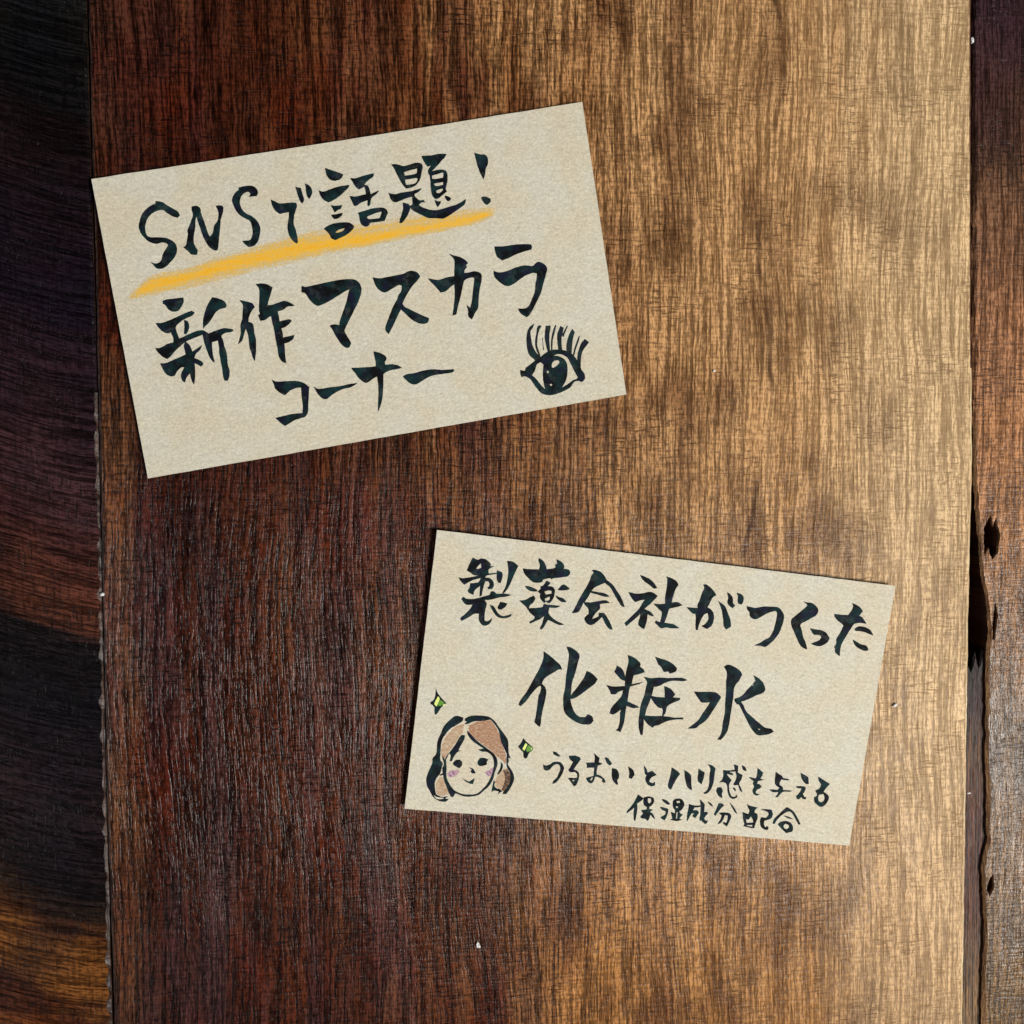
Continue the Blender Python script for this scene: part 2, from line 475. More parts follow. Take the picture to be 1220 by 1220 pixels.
plank("tongue", tongue, -2.0, 5.0, 0.3, 0.3, [M_TONGUE], lambda x, y, k: 0, table)

# ------------------------------------------------------------------ cards
CARD1 = dict(loc=(-9.55, 35.18), rot=0.17321, corners=[(-45.04, 27.39), (46.21, 27.85), (44.7, -27.85), (-45.87, -27.39)])
CARD2 = dict(loc=(44.19, -42.74), rot=-0.13516, corners=[(-45.55, 26.84), (46.49, 26.55), (44.28, -26.55), (-45.22, -26.84)])
INK = [
    (1, 'c', 'S (first)', '-34.66,21.83 -33.50,21.37 -32.80,20.70 -31.76,19.84 -31.13,19.21 -30.99,18.57 -31.47,18.26 -32.30,18.70 -33.07,19.36 -33.70,20.02 -34.59,20.10 -35.55,19.82 -36.41,19.27 -37.02,18.53 -37.41,17.67 -37.55,16.77 -37.39,15.91 -36.72,15.49 -35.55,15.31 -34.25,14.99 -33.44,14.51 -32.82,13.79 -32.65,12.77 -32.97,11.89 -33.67,11.08 -34.48,10.44 -35.44,9.83 -36.30,9.66 -36.99,10.01 -37.33,10.60 -37.68,11.12 -36.92,10.76 -36.14,10.87 -35.65,11.40 -35.25,12.26 -34.56,13.07 -34.03,13.68 -34.42,14.13 -35.14,14.32 -35.99,14.25 -36.91,14.56 -37.61,15.18 -38.18,16.11 -38.47,16.92 -38.52,17.77 -38.15,18.71 -37.71,19.55 -37.13,20.23 -35.91,21.03 -34.87,21.32'),
    (1, 'c', 'N', '-28.57,19.88 -27.67,19.82 -27.17,19.28 -27.20,18.36 -26.95,16.94 -26.81,15.68 -26.70,14.74 -26.46,14.01 -25.81,14.60 -25.25,15.90 -24.58,16.56 -24.18,17.58 -24.12,18.49 -24.33,19.37 -23.36,19.22 -23.07,18.79 -23.42,17.77 -23.90,16.92 -24.24,15.74 -24.56,14.71 -25.01,13.24 -25.48,11.61 -25.99,11.38 -26.65,11.88 -27.23,12.82 -27.63,14.27 -27.85,15.85 -28.03,17.26 -28.05,18.03 -28.44,17.32 -28.74,15.99 -29.20,14.83 -29.51,13.49 -29.35,12.54 -29.10,11.89 -29.39,11.16 -30.34,11.39 -30.75,12.00 -31.48,12.89 -30.98,13.11 -30.55,14.12 -30.23,14.99 -30.15,15.75 -29.61,16.59 -29.03,17.57 -28.63,18.43 -28.70,19.21'),
    (1, 'c', 'S (second)', '-19.68,21.96 -18.05,22.05 -17.03,21.78 -16.52,21.24 -16.43,20.53 -16.77,19.97 -18.21,20.07 -17.76,20.43 -17.97,20.89 -18.42,20.96 -19.08,20.71 -19.66,20.11 -19.99,19.23 -19.90,18.14 -19.32,17.20 -18.37,16.51 -17.75,15.79 -17.37,14.96 -17.25,14.01 -17.63,12.83 -18.14,11.83 -18.96,11.18 -19.90,11.10 -20.42,11.57 -20.89,12.34 -20.13,12.27 -19.52,12.28 -19.04,12.75 -18.71,13.62 -18.65,14.70 -18.84,15.73 -19.37,16.13 -20.16,16.79 -20.82,17.74 -21.19,18.96 -21.21,20.04 -20.56,21.02 -19.68,21.57'),
    (1, 'c', 'で', '-14.36,18.90 -13.67,18.48 -12.84,17.96 -11.31,17.88 -9.95,17.67 -9.92,17.04 -10.40,16.19 -10.86,15.17 -11.14,13.97 -11.02,13.02 -10.95,11.77 -11.01,10.68 -11.23,10.33 -11.76,10.81 -12.26,11.82 -12.38,12.77 -12.28,13.84 -11.76,15.16 -11.56,16.21 -12.26,16.20 -13.19,16.16 -13.74,16.55 -14.19,17.40 -14.34,18.20;-9.55,20.55 -8.61,20.17 -8.55,19.31 -8.42,18.20 -8.54,17.76 -8.93,17.35 -9.14,17.85 -9.39,18.98 -9.44,19.91;-7.74,20.89 -7.08,20.48 -6.74,19.81 -6.73,19.03 -7.09,18.39 -7.42,18.05 -7.71,18.40 -7.76,19.34 -7.65,20.10'),
    (1, 'c', '話', '-3.53,23.11 -2.19,22.37 -0.48,21.48 -0.92,20.85 -1.43,20.62 -2.23,20.54 -2.95,20.85 -3.38,21.46 -3.54,22.26;-5.45,19.22 -4.58,18.88 -3.29,19.12 -1.83,19.36 0.21,19.39 -0.04,18.93 -0.94,18.29 -2.02,17.60 -3.21,17.08 -4.12,16.84 -4.87,17.42 -5.32,18.27;-3.77,16.24 -2.95,15.98 -1.71,15.95 -2.14,15.36 -2.80,15.15 -3.33,14.84 -3.53,15.42;-4.10,14.50 -3.25,14.44 -1.90,14.54 -2.23,14.05 -2.93,13.69 -3.57,13.63 -3.89,14.00;-5.88,12.20 -4.68,12.72 -3.25,12.85 -1.40,12.67 -0.56,12.14 -0.34,11.64 -0.92,11.10 -1.98,10.49 -3.15,10.13 -4.22,9.83 -4.83,10.32 -5.13,11.23 -5.56,11.84|-3.87,11.26 -3.17,11.62 -2.02,11.75 -2.46,11.27 -3.27,11.09 -3.82,11.10;0.67,20.56 1.66,20.38 3.12,20.62 5.11,20.78 4.85,20.20 3.89,19.72 3.25,19.28 2.95,18.93 3.47,18.78 3.75,18.19 3.82,17.08 4.35,17.23 5.51,17.52 4.77,16.93 3.89,16.45 3.62,16.02 3.38,15.28 2.97,14.95 2.89,15.35 3.07,16.11 1.73,15.85 0.86,15.43 0.40,15.51 0.14,16.56 -0.10,17.38 1.02,17.08 2.29,17.16 3.01,17.21 3.03,18.14 2.89,18.63 1.88,18.29 1.36,18.87 1.05,19.69;0.84,14.11 2.05,14.23 3.66,14.45 5.38,14.34 6.09,13.91 6.31,13.25 5.82,12.54 5.46,11.90 4.12,11.90 2.71,11.97 2.39,11.52 1.81,11.38 1.12,11.88 0.96,12.68 0.98,13.62|2.30,13.10 2.97,13.31 4.28,13.57 5.25,13.65 4.96,12.99 4.55,12.51 3.30,12.55 2.46,12.68'),
    (1, 'c', '題', '8.56,21.90 9.49,21.80 10.66,21.27 11.61,21.28 13.24,21.50 14.14,21.21 14.27,20.64 13.94,19.75 13.37,18.43 12.49,17.54 11.46,17.15 10.51,17.14 10.07,17.76 9.59,19.01 9.21,20.31 8.92,21.30|10.59,20.10 11.25,20.24 13.20,20.46 13.12,19.87 12.94,19.51 11.89,19.43 10.71,19.46|10.58,18.78 11.45,18.75 12.80,18.75 12.98,18.48 12.56,17.92 12.04,17.72 11.25,17.73 10.62,17.75 10.55,18.39;7.11,16.81 8.15,16.41 9.74,16.48 11.33,16.47 12.30,16.58 13.36,16.70 12.70,16.18 11.86,15.91 11.79,15.53 12.09,15.02 12.56,14.55 13.27,14.52 13.57,14.00 13.12,14.15 12.62,14.07 12.24,13.73 12.79,13.26 13.80,12.70 14.85,12.35 15.96,12.29 17.60,12.50 19.24,12.72 20.62,13.22 21.14,13.45 20.74,12.57 19.75,12.01 18.34,11.36 17.29,10.90 16.27,10.58 15.05,10.86 13.80,11.05 12.93,11.50 11.95,12.21 11.25,12.71 10.72,13.27 10.59,13.84 11.10,13.99 11.26,14.83 11.30,15.45 10.33,15.37 8.84,15.05 8.18,14.92 7.47,15.34;9.40,14.65 10.28,14.28 10.54,13.84 10.47,13.23 10.02,12.51 9.31,11.68 8.54,11.02 8.08,11.09 8.38,11.83 8.86,12.69 9.27,13.57;14.47,22.56 16.11,22.39 17.88,22.44 19.10,22.18 18.69,21.69 17.95,21.18 17.19,20.51 16.27,19.86 15.72,19.48 16.69,19.56 17.64,19.53 18.39,19.23 18.55,18.42 18.29,17.20 17.78,16.02 17.85,15.38 16.93,14.89 16.04,14.40 15.40,14.42 15.07,15.18 15.06,16.44 15.22,17.67 15.27,18.76 15.07,19.42 15.34,20.01 16.03,20.68 15.26,20.41 14.90,21.01 14.58,21.84|15.65,18.70 16.72,18.85 17.86,18.99 17.85,18.52 17.67,18.00 16.39,17.96 15.61,18.08|15.73,17.20 16.57,17.23 17.53,17.24 17.43,16.70 16.62,16.64 15.91,16.70|15.91,15.84 16.66,16.03 17.27,16.02 17.06,15.58 16.36,15.29 15.91,15.44;17.36,14.67 17.96,14.42 18.37,14.04 18.14,13.68 17.72,13.59 17.42,14.11;15.36,14.19 15.78,13.89 16.48,13.78 16.14,13.28 15.65,12.81 15.45,13.39'),
    (1, 'c', '！', '24.29,21.63 25.32,21.16 26.25,20.94 26.57,20.26 26.42,19.26 25.85,18.40 25.50,17.35 25.10,16.55 24.79,17.46 24.45,19.09 24.37,20.36;24.05,13.31 24.67,13.37 25.70,12.82 25.58,12.20 24.85,11.76 24.44,12.15 24.15,12.74'),
    (1, 'c', '新', '-37.00,3.92 -36.14,4.05 -34.64,3.96 -33.28,3.92 -33.43,3.01 -34.08,2.19 -34.79,1.69 -35.69,1.76 -36.33,2.34 -36.64,3.08 -37.03,3.38;-38.97,0.15 -37.86,0.01 -36.44,0.27 -34.83,0.69 -33.23,1.12 -32.27,1.30 -31.82,0.88 -32.28,0.50 -33.26,0.19 -34.23,-0.11 -35.27,-0.71 -35.70,-1.33 -35.60,-2.36 -35.41,-3.32 -34.52,-3.09 -33.71,-2.84 -32.58,-2.56 -31.49,-2.44 -30.76,-2.64 -30.13,-3.29 -29.32,-3.11 -28.05,-2.86 -26.96,-2.81 -25.66,-3.27 -25.64,-3.51 -26.20,-3.64 -27.13,-3.64 -27.80,-3.92 -27.94,-4.28 -27.81,-4.93 -27.78,-6.19 -27.62,-7.31 -27.74,-8.69 -27.85,-9.62 -27.70,-10.42 -28.01,-11.62 -28.46,-12.33 -28.97,-12.16 -29.02,-11.29 -28.93,-10.05 -28.93,-8.49 -28.88,-7.09 -28.72,-5.87 -28.73,-4.77 -29.83,-4.90 -30.03,-6.27 -30.12,-7.50 -30.02,-8.53 -30.37,-8.39 -30.79,-7.39 -30.99,-6.10 -31.17,-4.67 -31.19,-3.26 -32.79,-3.61 -33.92,-3.89 -34.75,-4.21 -35.78,-4.81 -36.85,-5.56 -37.59,-6.21 -38.27,-6.56 -38.93,-6.06 -39.53,-5.26 -39.95,-4.33 -38.89,-4.36 -37.74,-3.93 -36.65,-3.81 -36.44,-3.15 -36.66,-1.95 -37.35,-1.98 -38.02,-1.56 -38.62,-0.76;-33.94,-0.16 -33.44,-0.32 -33.23,-1.05 -33.46,-1.95 -34.08,-2.77 -34.42,-2.56 -34.10,-1.37;-28.16,3.14 -27.24,2.76 -26.29,2.13 -25.90,1.37 -26.23,0.88 -27.17,0.80 -28.01,0.40 -28.79,-0.40 -29.56,-1.21 -30.45,-1.83 -30.84,-2.23 -30.70,-1.17 -30.21,0.15 -29.47,1.58;-34.48,-4.02 -33.92,-4.67 -33.66,-5.64 -33.59,-6.05 -32.74,-5.65 -31.70,-5.20 -32.18,-5.90 -33.07,-6.52 -33.51,-7.23 -32.97,-7.56 -32.18,-8.24 -32.20,-8.70 -32.63,-8.94 -33.15,-8.46 -33.62,-8.14 -33.79,-9.36 -34.09,-10.87 -34.45,-11.90 -34.70,-11.24 -34.80,-9.81 -35.54,-10.46 -36.01,-11.32 -36.38,-10.86 -36.41,-9.84 -35.86,-9.00 -35.55,-8.59 -36.06,-8.50 -36.94,-9.05 -37.53,-9.73 -38.30,-9.75 -39.07,-9.07 -39.45,-7.91 -39.68,-7.17 -38.56,-7.29 -37.28,-6.97 -36.00,-6.64 -34.87,-6.37 -34.83,-5.75 -34.87,-4.81'),
    (1, 'c', '作', '-23.50,1.83 -22.14,1.29 -21.31,0.84 -20.99,0.08 -21.72,-0.50 -22.38,-1.48 -22.68,-2.37 -22.14,-2.62 -21.89,-3.28 -22.00,-4.67 -21.93,-5.47 -22.15,-7.00 -22.53,-8.50 -22.90,-9.61 -23.09,-9.03 -23.18,-7.91 -23.33,-7.11 -23.19,-5.57 -23.17,-4.32 -23.40,-3.50 -23.90,-4.50 -24.41,-5.51 -25.29,-6.07 -24.80,-5.13 -24.37,-4.11 -24.11,-2.59 -23.64,-1.74 -23.35,-0.54 -23.01,0.81;-20.02,4.21 -18.80,4.13 -17.81,3.69 -17.15,3.11 -17.65,2.10 -18.27,0.95 -18.68,0.01 -17.75,0.01 -16.63,0.21 -15.51,0.34 -14.80,0.03 -14.26,-0.42 -13.79,-0.81 -14.49,-0.80 -15.10,-0.75 -15.96,-1.15 -17.09,-1.35 -17.03,-2.23 -17.07,-3.24 -16.20,-3.15 -15.26,-3.15 -14.88,-3.40 -15.41,-3.91 -16.28,-4.39 -17.01,-4.50 -16.94,-5.38 -17.03,-6.22 -16.17,-6.21 -14.91,-6.11 -15.27,-6.76 -16.05,-7.18 -17.01,-7.33 -17.10,-8.18 -17.26,-9.41 -17.38,-10.96 -18.09,-10.44 -18.42,-9.36 -18.38,-7.96 -18.39,-6.39 -18.33,-4.51 -18.39,-3.25 -18.38,-2.00 -18.78,-2.09 -19.64,-2.49 -20.49,-2.50 -20.69,-1.53 -20.32,-1.20 -20.32,-0.42 -19.89,1.38 -19.57,3.20'),
    (1, 'c', 'マ', '-11.81,2.54 -11.09,2.24 -8.73,2.35 -6.51,2.45 -4.31,2.48 -2.47,2.23 -1.62,1.73 -1.22,0.95 -1.20,0.00 -1.71,-1.17 -2.40,-2.32 -3.25,-3.44 -4.09,-4.56 -4.94,-5.68 -5.61,-6.67 -5.65,-7.30 -5.29,-8.31 -4.93,-9.32 -5.39,-10.03 -6.09,-9.99 -6.84,-8.99 -7.49,-7.46 -7.77,-6.46 -8.21,-5.52 -7.40,-5.39 -6.44,-5.71 -6.12,-4.85 -5.29,-3.41 -4.46,-1.97 -3.79,-0.51 -3.35,0.52 -4.10,0.33 -5.46,-0.23 -7.16,-0.90 -8.51,-1.38 -9.48,-1.53 -10.19,-1.18 -10.93,-0.11 -11.35,0.90 -11.75,1.28 -12.11,1.42 -11.98,2.10'),
    (1, 'c', 'ス', '1.30,1.96 2.61,1.55 4.36,1.58 6.92,1.67 8.26,2.00 9.47,1.64 10.02,0.76 9.31,0.01 8.20,-0.84 6.99,-2.14 5.82,-3.69 6.09,-4.37 7.21,-5.19 8.61,-6.22 10.19,-7.20 9.90,-7.87 9.22,-8.07 8.15,-7.81 6.90,-6.81 6.01,-5.62 5.31,-4.71 4.67,-5.56 3.68,-6.98 2.83,-8.10 2.21,-8.87 1.81,-8.01 2.05,-7.18 2.75,-6.03 3.45,-4.88 4.11,-3.88 4.93,-2.91 5.42,-2.04 6.10,-1.36 6.36,-0.46 5.77,-0.20 4.57,-0.63 3.72,-0.97 2.89,-1.12 2.05,-0.53 1.49,0.66'),
    (1, 'c', 'カ', '16.15,3.96 16.87,3.53 18.06,3.02 18.89,2.33 19.34,1.70 18.88,1.38 18.96,0.97 18.48,0.57 18.29,-0.00 19.08,-0.09 20.22,-0.03 21.12,-0.42 21.43,-0.95 21.16,-2.10 20.53,-3.59 20.02,-5.42 19.61,-6.95 18.96,-7.64 18.09,-8.80 17.59,-8.05 17.69,-7.11 17.65,-5.98 18.18,-6.63 18.71,-5.52 19.10,-4.31 19.55,-2.79 19.93,-1.58 19.86,-1.09 18.90,-1.09 18.03,-1.42 17.65,-2.16 17.21,-3.20 16.64,-4.54 15.98,-5.86 15.38,-7.36 14.63,-7.47 15.11,-6.20 15.56,-4.68 15.90,-3.14 16.07,-1.74 15.14,-2.22 14.23,-2.79 13.25,-2.86 12.52,-1.63 11.77,-0.55 11.41,0.11 12.30,-0.25 13.38,-0.50 15.02,-0.30 16.33,-0.32 16.67,1.18 16.88,2.73'),
    (1, 'c', 'ラ', '24.84,3.91 26.58,3.68 28.68,3.61 30.44,3.44 31.70,3.18 31.81,2.71 31.60,2.23 30.19,2.09 28.51,1.81 27.30,1.44 25.78,1.13 25.03,1.89 24.81,2.88;23.82,-0.54 24.89,-1.04 26.36,-1.00 28.22,-0.62 29.87,-0.52 31.28,-0.85 32.01,-0.44 32.69,-0.31 33.55,-0.93 33.92,-1.79 33.42,-2.99 32.76,-4.33 31.97,-5.96 31.07,-7.26 29.99,-8.69 28.97,-9.80 28.42,-10.11 27.44,-9.22 27.12,-8.29 28.56,-8.45 29.39,-7.94 30.18,-6.79 30.82,-5.77 31.19,-4.39 31.63,-3.34 31.90,-2.34 31.04,-2.12 29.69,-2.38 28.45,-2.90 27.37,-3.44 26.01,-3.78 24.98,-3.21 24.05,-2.09 23.77,-1.41'),
    (1, 'c', 'コ', '-20.49,-13.57 -19.58,-14.07 -17.75,-14.28 -15.94,-14.60 -14.80,-15.20 -14.10,-16.03 -14.46,-17.47 -14.89,-19.30 -15.24,-20.66 -15.99,-21.32 -16.80,-21.41 -17.93,-21.61 -18.94,-21.98 -19.79,-22.30 -20.44,-21.63 -21.24,-20.57 -19.74,-20.49 -18.01,-20.40 -16.16,-20.58 -15.85,-19.13 -15.73,-17.56 -15.55,-15.85 -16.48,-15.77 -17.63,-16.04 -18.15,-16.35 -18.70,-16.72 -19.51,-16.11 -20.19,-15.20 -20.33,-14.31'),
    (1, 'c', 'ー (before ナ)', '-13.25,-16.10 -12.42,-16.69 -10.54,-16.74 -8.52,-16.86 -6.76,-16.77 -5.20,-16.85 -6.56,-17.36 -8.16,-17.47 -9.67,-17.92 -10.72,-18.45 -11.41,-18.77 -12.13,-18.44 -12.75,-17.54 -12.99,-16.78'),
    (1, 'c', 'ナ', '-5.81,-13.88 -4.35,-14.09 -2.49,-14.30 -1.24,-14.39 -1.11,-13.30 -1.17,-11.58 -0.14,-11.96 0.82,-12.76 0.95,-13.34 0.53,-13.90 0.51,-14.41 1.30,-14.44 2.23,-14.60 2.95,-14.99 3.50,-15.46 2.53,-15.53 1.57,-15.52 0.59,-15.67 -0.15,-16.02 -0.44,-17.56 -0.89,-19.39 -1.51,-21.20 -2.45,-22.79 -2.08,-21.10 -1.66,-19.26 -1.43,-17.70 -1.36,-16.28 -2.11,-16.47 -3.17,-17.00 -3.79,-16.97 -4.60,-16.19 -5.17,-15.06'),
    (1, 'c', 'ー (last)', '3.36,-17.03 4.36,-16.80 5.63,-16.86 7.43,-16.67 9.18,-16.76 10.71,-17.14 12.13,-17.33 12.93,-17.37 13.02,-17.75 12.33,-17.95 10.57,-17.89 8.81,-17.87 7.46,-18.22 6.07,-18.78 5.24,-18.91 4.50,-18.59 3.84,-17.83'),
    (1, 'eye', '', '25.41,-19.70 26.25,-20.06 26.51,-19.54 27.42,-19.05 28.52,-18.43 28.26,-18.03 29.03,-17.87 29.68,-17.90 30.50,-17.48 31.21,-17.20 31.73,-17.05 32.39,-17.03 33.36,-17.16 34.06,-17.36 34.90,-17.75 35.69,-18.37 36.27,-19.29 36.84,-20.68 36.99,-21.69 37.41,-22.57 37.31,-23.53 36.64,-24.06 35.96,-23.70 35.11,-23.80 34.30,-24.63 33.23,-25.01 31.85,-25.34 30.35,-25.43 29.09,-25.09 28.25,-24.30 27.52,-22.95 26.93,-21.71 26.06,-21.08 25.40,-21.12 25.27,-20.45|27.45,-21.08 28.17,-20.31 28.69,-19.27 29.49,-18.92 29.96,-19.49 29.58,-20.88 29.39,-22.14 29.35,-23.27 29.44,-24.10 28.79,-23.17 28.05,-21.83|32.20,-18.10 33.20,-18.03 34.11,-18.43 34.80,-19.19 35.16,-20.39 35.52,-21.59 36.01,-22.98 35.71,-23.25 35.02,-23.37 33.93,-23.92 32.70,-24.35 33.54,-23.36 34.06,-22.31 34.37,-21.07 34.41,-19.94 34.00,-19.06 33.12,-18.42|31.59,-19.61 32.17,-19.14 32.98,-19.20 33.07,-19.62 32.49,-20.09 31.68,-20.44 31.44,-20.23|30.28,-20.92 30.64,-20.74 30.74,-21.08 30.42,-21.27|30.38,-23.45 30.75,-23.27 30.94,-23.55 30.66,-23.75'),
    (1, 'lash', '', '27.61,-17.14 27.44,-15.82 27.68,-13.93 28.21,-12.57 28.91,-11.88 29.66,-11.53 29.25,-12.26 28.63,-12.96 28.55,-14.24 28.56,-15.53 28.97,-16.89 29.68,-17.90 29.01,-18.44 28.26,-18.06'),
    (1, 'lash', '', '30.15,-12.26 30.77,-12.04 30.87,-12.38 30.35,-12.93 29.78,-14.29 29.44,-15.68 29.60,-17.00 29.70,-17.83 29.36,-17.44 29.08,-16.27 29.15,-14.99 29.68,-13.46'),
    (1, 'lash', '', '31.11,-15.97 31.16,-14.36 31.69,-12.35 32.58,-12.42 32.59,-12.83 32.18,-13.89 31.86,-15.45 31.70,-17.20 31.18,-17.35'),
    (1, 'lash', '', '32.98,-13.38 33.56,-12.48 33.73,-12.62 33.24,-13.75 32.56,-15.25 32.14,-17.04 31.90,-16.99 32.24,-15.19'),
    (1, 'lash', '', '33.32,-16.02 33.56,-14.45 34.02,-13.56 34.48,-12.83 35.06,-13.25 34.76,-14.01 34.32,-15.06 34.06,-16.47 34.03,-17.52 33.31,-17.40'),
    (1, 'lash', '', '34.92,-14.03 35.78,-12.97 35.89,-13.07 35.27,-14.09 34.59,-15.11 34.52,-14.61'),
    (1, 'lash', '', '34.87,-17.91 34.88,-16.94 35.24,-15.87 35.87,-14.68 36.62,-13.76 36.99,-14.46 36.45,-15.59 35.97,-17.13 35.61,-18.52'),
    (1, 'lash', '', '37.44,-15.60 37.82,-15.34 37.38,-16.39 36.67,-17.57 36.10,-18.85 35.86,-18.65 36.35,-17.51'),
    (1, 'lash', '', '38.68,-16.05 39.37,-16.82 38.68,-17.43 37.97,-18.12 37.48,-19.01 37.18,-19.93 36.98,-21.03 36.55,-20.47 36.62,-19.18 37.09,-17.97 37.80,-16.79'),
    (1, 'lash', '', '30.65,-14.44 30.78,-14.46 30.62,-15.56 30.58,-16.77 30.39,-16.73'),
    (2, 'c', '製', '-38.98,19.86 -38.64,21.03 -38.16,22.39 -37.15,22.10 -36.55,22.41 -35.56,22.28 -34.67,21.66 -34.60,21.10 -33.89,21.26 -34.71,20.68 -34.90,20.25 -34.75,19.70 -33.17,20.04 -33.15,19.88 -35.03,19.34 -35.37,18.82 -34.48,18.84 -33.77,18.35 -33.51,17.57 -33.75,16.89 -34.38,16.74 -34.66,17.03 -34.37,17.31 -34.35,17.80 -34.65,18.25 -35.21,18.19 -35.37,17.52 -35.51,16.69 -35.59,15.38 -35.97,15.17 -36.01,16.15 -36.07,17.28 -37.07,16.19 -37.13,15.37 -37.97,15.60 -38.35,16.04 -38.03,16.73 -38.04,17.46 -37.09,17.65 -36.47,17.88 -36.09,18.73 -37.33,18.27 -38.39,17.66 -39.12,17.09 -39.84,17.66 -40.42,18.40 -39.59,18.25 -38.34,18.56 -37.40,18.83 -36.32,19.28 -37.43,19.10 -38.29,19.54|-37.26,20.30 -37.01,20.90 -36.44,21.53 -36.30,20.66 -36.86,20.35;-33.23,20.52 -32.21,20.23 -32.07,19.36 -32.28,18.19 -32.78,18.22 -33.13,19.07;-31.52,22.51 -30.37,22.48 -29.31,21.79 -29.67,20.77 -30.13,19.25 -30.60,17.73 -31.12,16.70 -31.55,16.24 -31.72,16.30 -31.22,17.50 -31.06,18.82 -31.04,20.61;-39.35,14.31 -39.00,14.75 -38.31,14.43 -36.87,14.59 -35.32,15.17 -34.09,15.71 -33.92,16.30 -33.37,16.44 -32.67,16.03 -31.38,16.21 -29.91,16.15 -30.84,15.75 -32.42,15.33 -33.97,14.75 -34.93,14.64 -34.43,13.88 -34.55,12.89 -34.57,11.75 -34.44,10.63 -33.78,10.62 -33.05,11.27 -33.27,10.43 -34.00,9.78 -34.83,9.85 -35.50,10.67 -35.65,11.88 -36.53,11.78 -37.42,11.11 -38.76,10.15 -39.13,10.60 -38.28,11.51 -37.44,12.57 -37.06,13.51 -38.34,13.37;-33.85,13.79 -33.01,13.55 -32.43,12.80 -31.68,12.07 -30.69,11.94 -29.45,12.48 -29.48,12.07 -30.16,11.67 -30.96,11.53 -31.96,11.63 -32.87,12.43;-32.27,13.47 -31.83,14.58 -30.51,14.40 -30.76,13.80 -31.49,13.15 -32.07,13.17'),
    (2, 'c', '薬', '-28.36,21.41 -27.13,21.42 -25.19,21.61 -25.13,22.44 -25.52,23.21 -25.50,23.78 -24.57,23.23 -23.98,22.41 -23.76,21.78 -22.61,22.04 -22.07,22.30 -22.22,22.85 -21.84,23.06 -22.11,23.93 -20.98,23.49 -20.48,22.81 -20.49,22.23 -19.50,22.19 -19.10,21.66 -19.50,20.96 -20.78,20.57 -22.22,20.24 -22.51,19.96 -22.87,20.16 -24.14,19.77 -24.40,19.25 -25.35,19.01 -26.19,19.13 -27.27,19.90 -28.02,20.63;-27.54,18.16 -26.55,18.11 -25.53,17.82 -24.90,17.40 -26.12,17.26 -26.98,17.57;-21.12,18.07 -20.42,19.05 -19.77,19.16 -18.78,18.50 -19.97,18.12;-23.99,18.65 -23.46,19.61 -22.67,19.29 -23.16,18.58 -22.17,18.52 -21.68,17.93 -21.70,16.78 -22.00,15.92 -22.35,15.39 -22.76,15.43 -23.20,15.63 -23.40,15.28 -23.95,15.71 -24.36,16.31 -24.36,16.97 -24.89,17.32 -24.40,17.95 -24.53,18.34|-23.68,17.45 -22.98,17.78 -22.24,17.78 -22.20,17.21 -23.28,16.93|-23.43,16.17 -22.43,16.69 -22.43,16.04 -22.88,15.74 -23.30,15.78;-28.24,15.23 -27.20,15.42 -26.14,16.11 -25.61,16.47 -25.23,16.05 -25.53,15.20 -26.11,14.57 -26.27,13.94 -24.90,14.13 -23.62,14.43 -23.38,15.11 -22.71,15.03 -21.73,15.05 -20.24,15.05 -21.01,14.64 -22.31,14.50 -22.31,13.43 -21.59,12.69 -20.52,12.07 -18.97,11.58 -19.94,11.39 -21.31,11.82 -22.26,12.12 -22.59,11.43 -22.97,10.57 -23.32,10.07 -23.60,10.34 -23.24,11.36 -23.09,12.85 -23.82,12.12 -24.75,11.61 -25.66,11.02 -25.78,11.33 -24.96,11.99 -24.94,12.49 -25.93,13.19 -26.88,14.23;-21.39,16.97 -20.62,16.73 -19.76,16.50 -19.11,15.92 -19.85,15.87 -20.54,16.09 -21.09,16.52'),
    (2, 'c', '会', '-14.99,22.62 -14.26,22.71 -13.23,22.50 -12.30,21.70 -11.88,21.09 -10.62,20.33 -9.65,19.28 -8.65,18.08 -7.90,16.84 -7.65,16.21 -8.26,16.39 -8.86,17.06 -9.85,18.27 -10.86,19.64 -12.14,20.48 -13.07,19.97 -13.99,19.37 -14.57,18.65 -13.55,18.51 -12.38,18.48 -11.53,18.33 -10.89,17.91 -11.79,17.81 -12.98,18.00 -14.69,18.30 -15.06,17.36 -15.60,16.31 -14.44,16.36 -12.83,16.82 -11.53,17.09 -10.65,16.73 -11.79,16.49 -12.59,16.23 -12.47,15.34 -13.05,14.62 -13.46,13.91 -13.77,13.14 -12.91,13.56 -12.46,13.94 -12.53,14.51 -11.55,14.62 -10.97,14.02 -10.16,12.96 -9.41,11.63 -10.17,11.72 -10.95,12.54 -11.57,13.46 -11.86,13.84 -12.51,13.03 -13.25,12.29 -13.88,12.02 -14.66,12.30 -15.18,13.07 -15.07,13.49 -14.48,14.13 -14.69,15.09 -15.35,15.68 -15.83,16.20 -16.25,14.92 -16.66,14.22 -17.78,13.93 -17.39,14.80 -17.03,15.82 -16.54,17.19 -15.89,18.58 -15.25,20.13 -14.93,21.48 -14.52,22.18'),
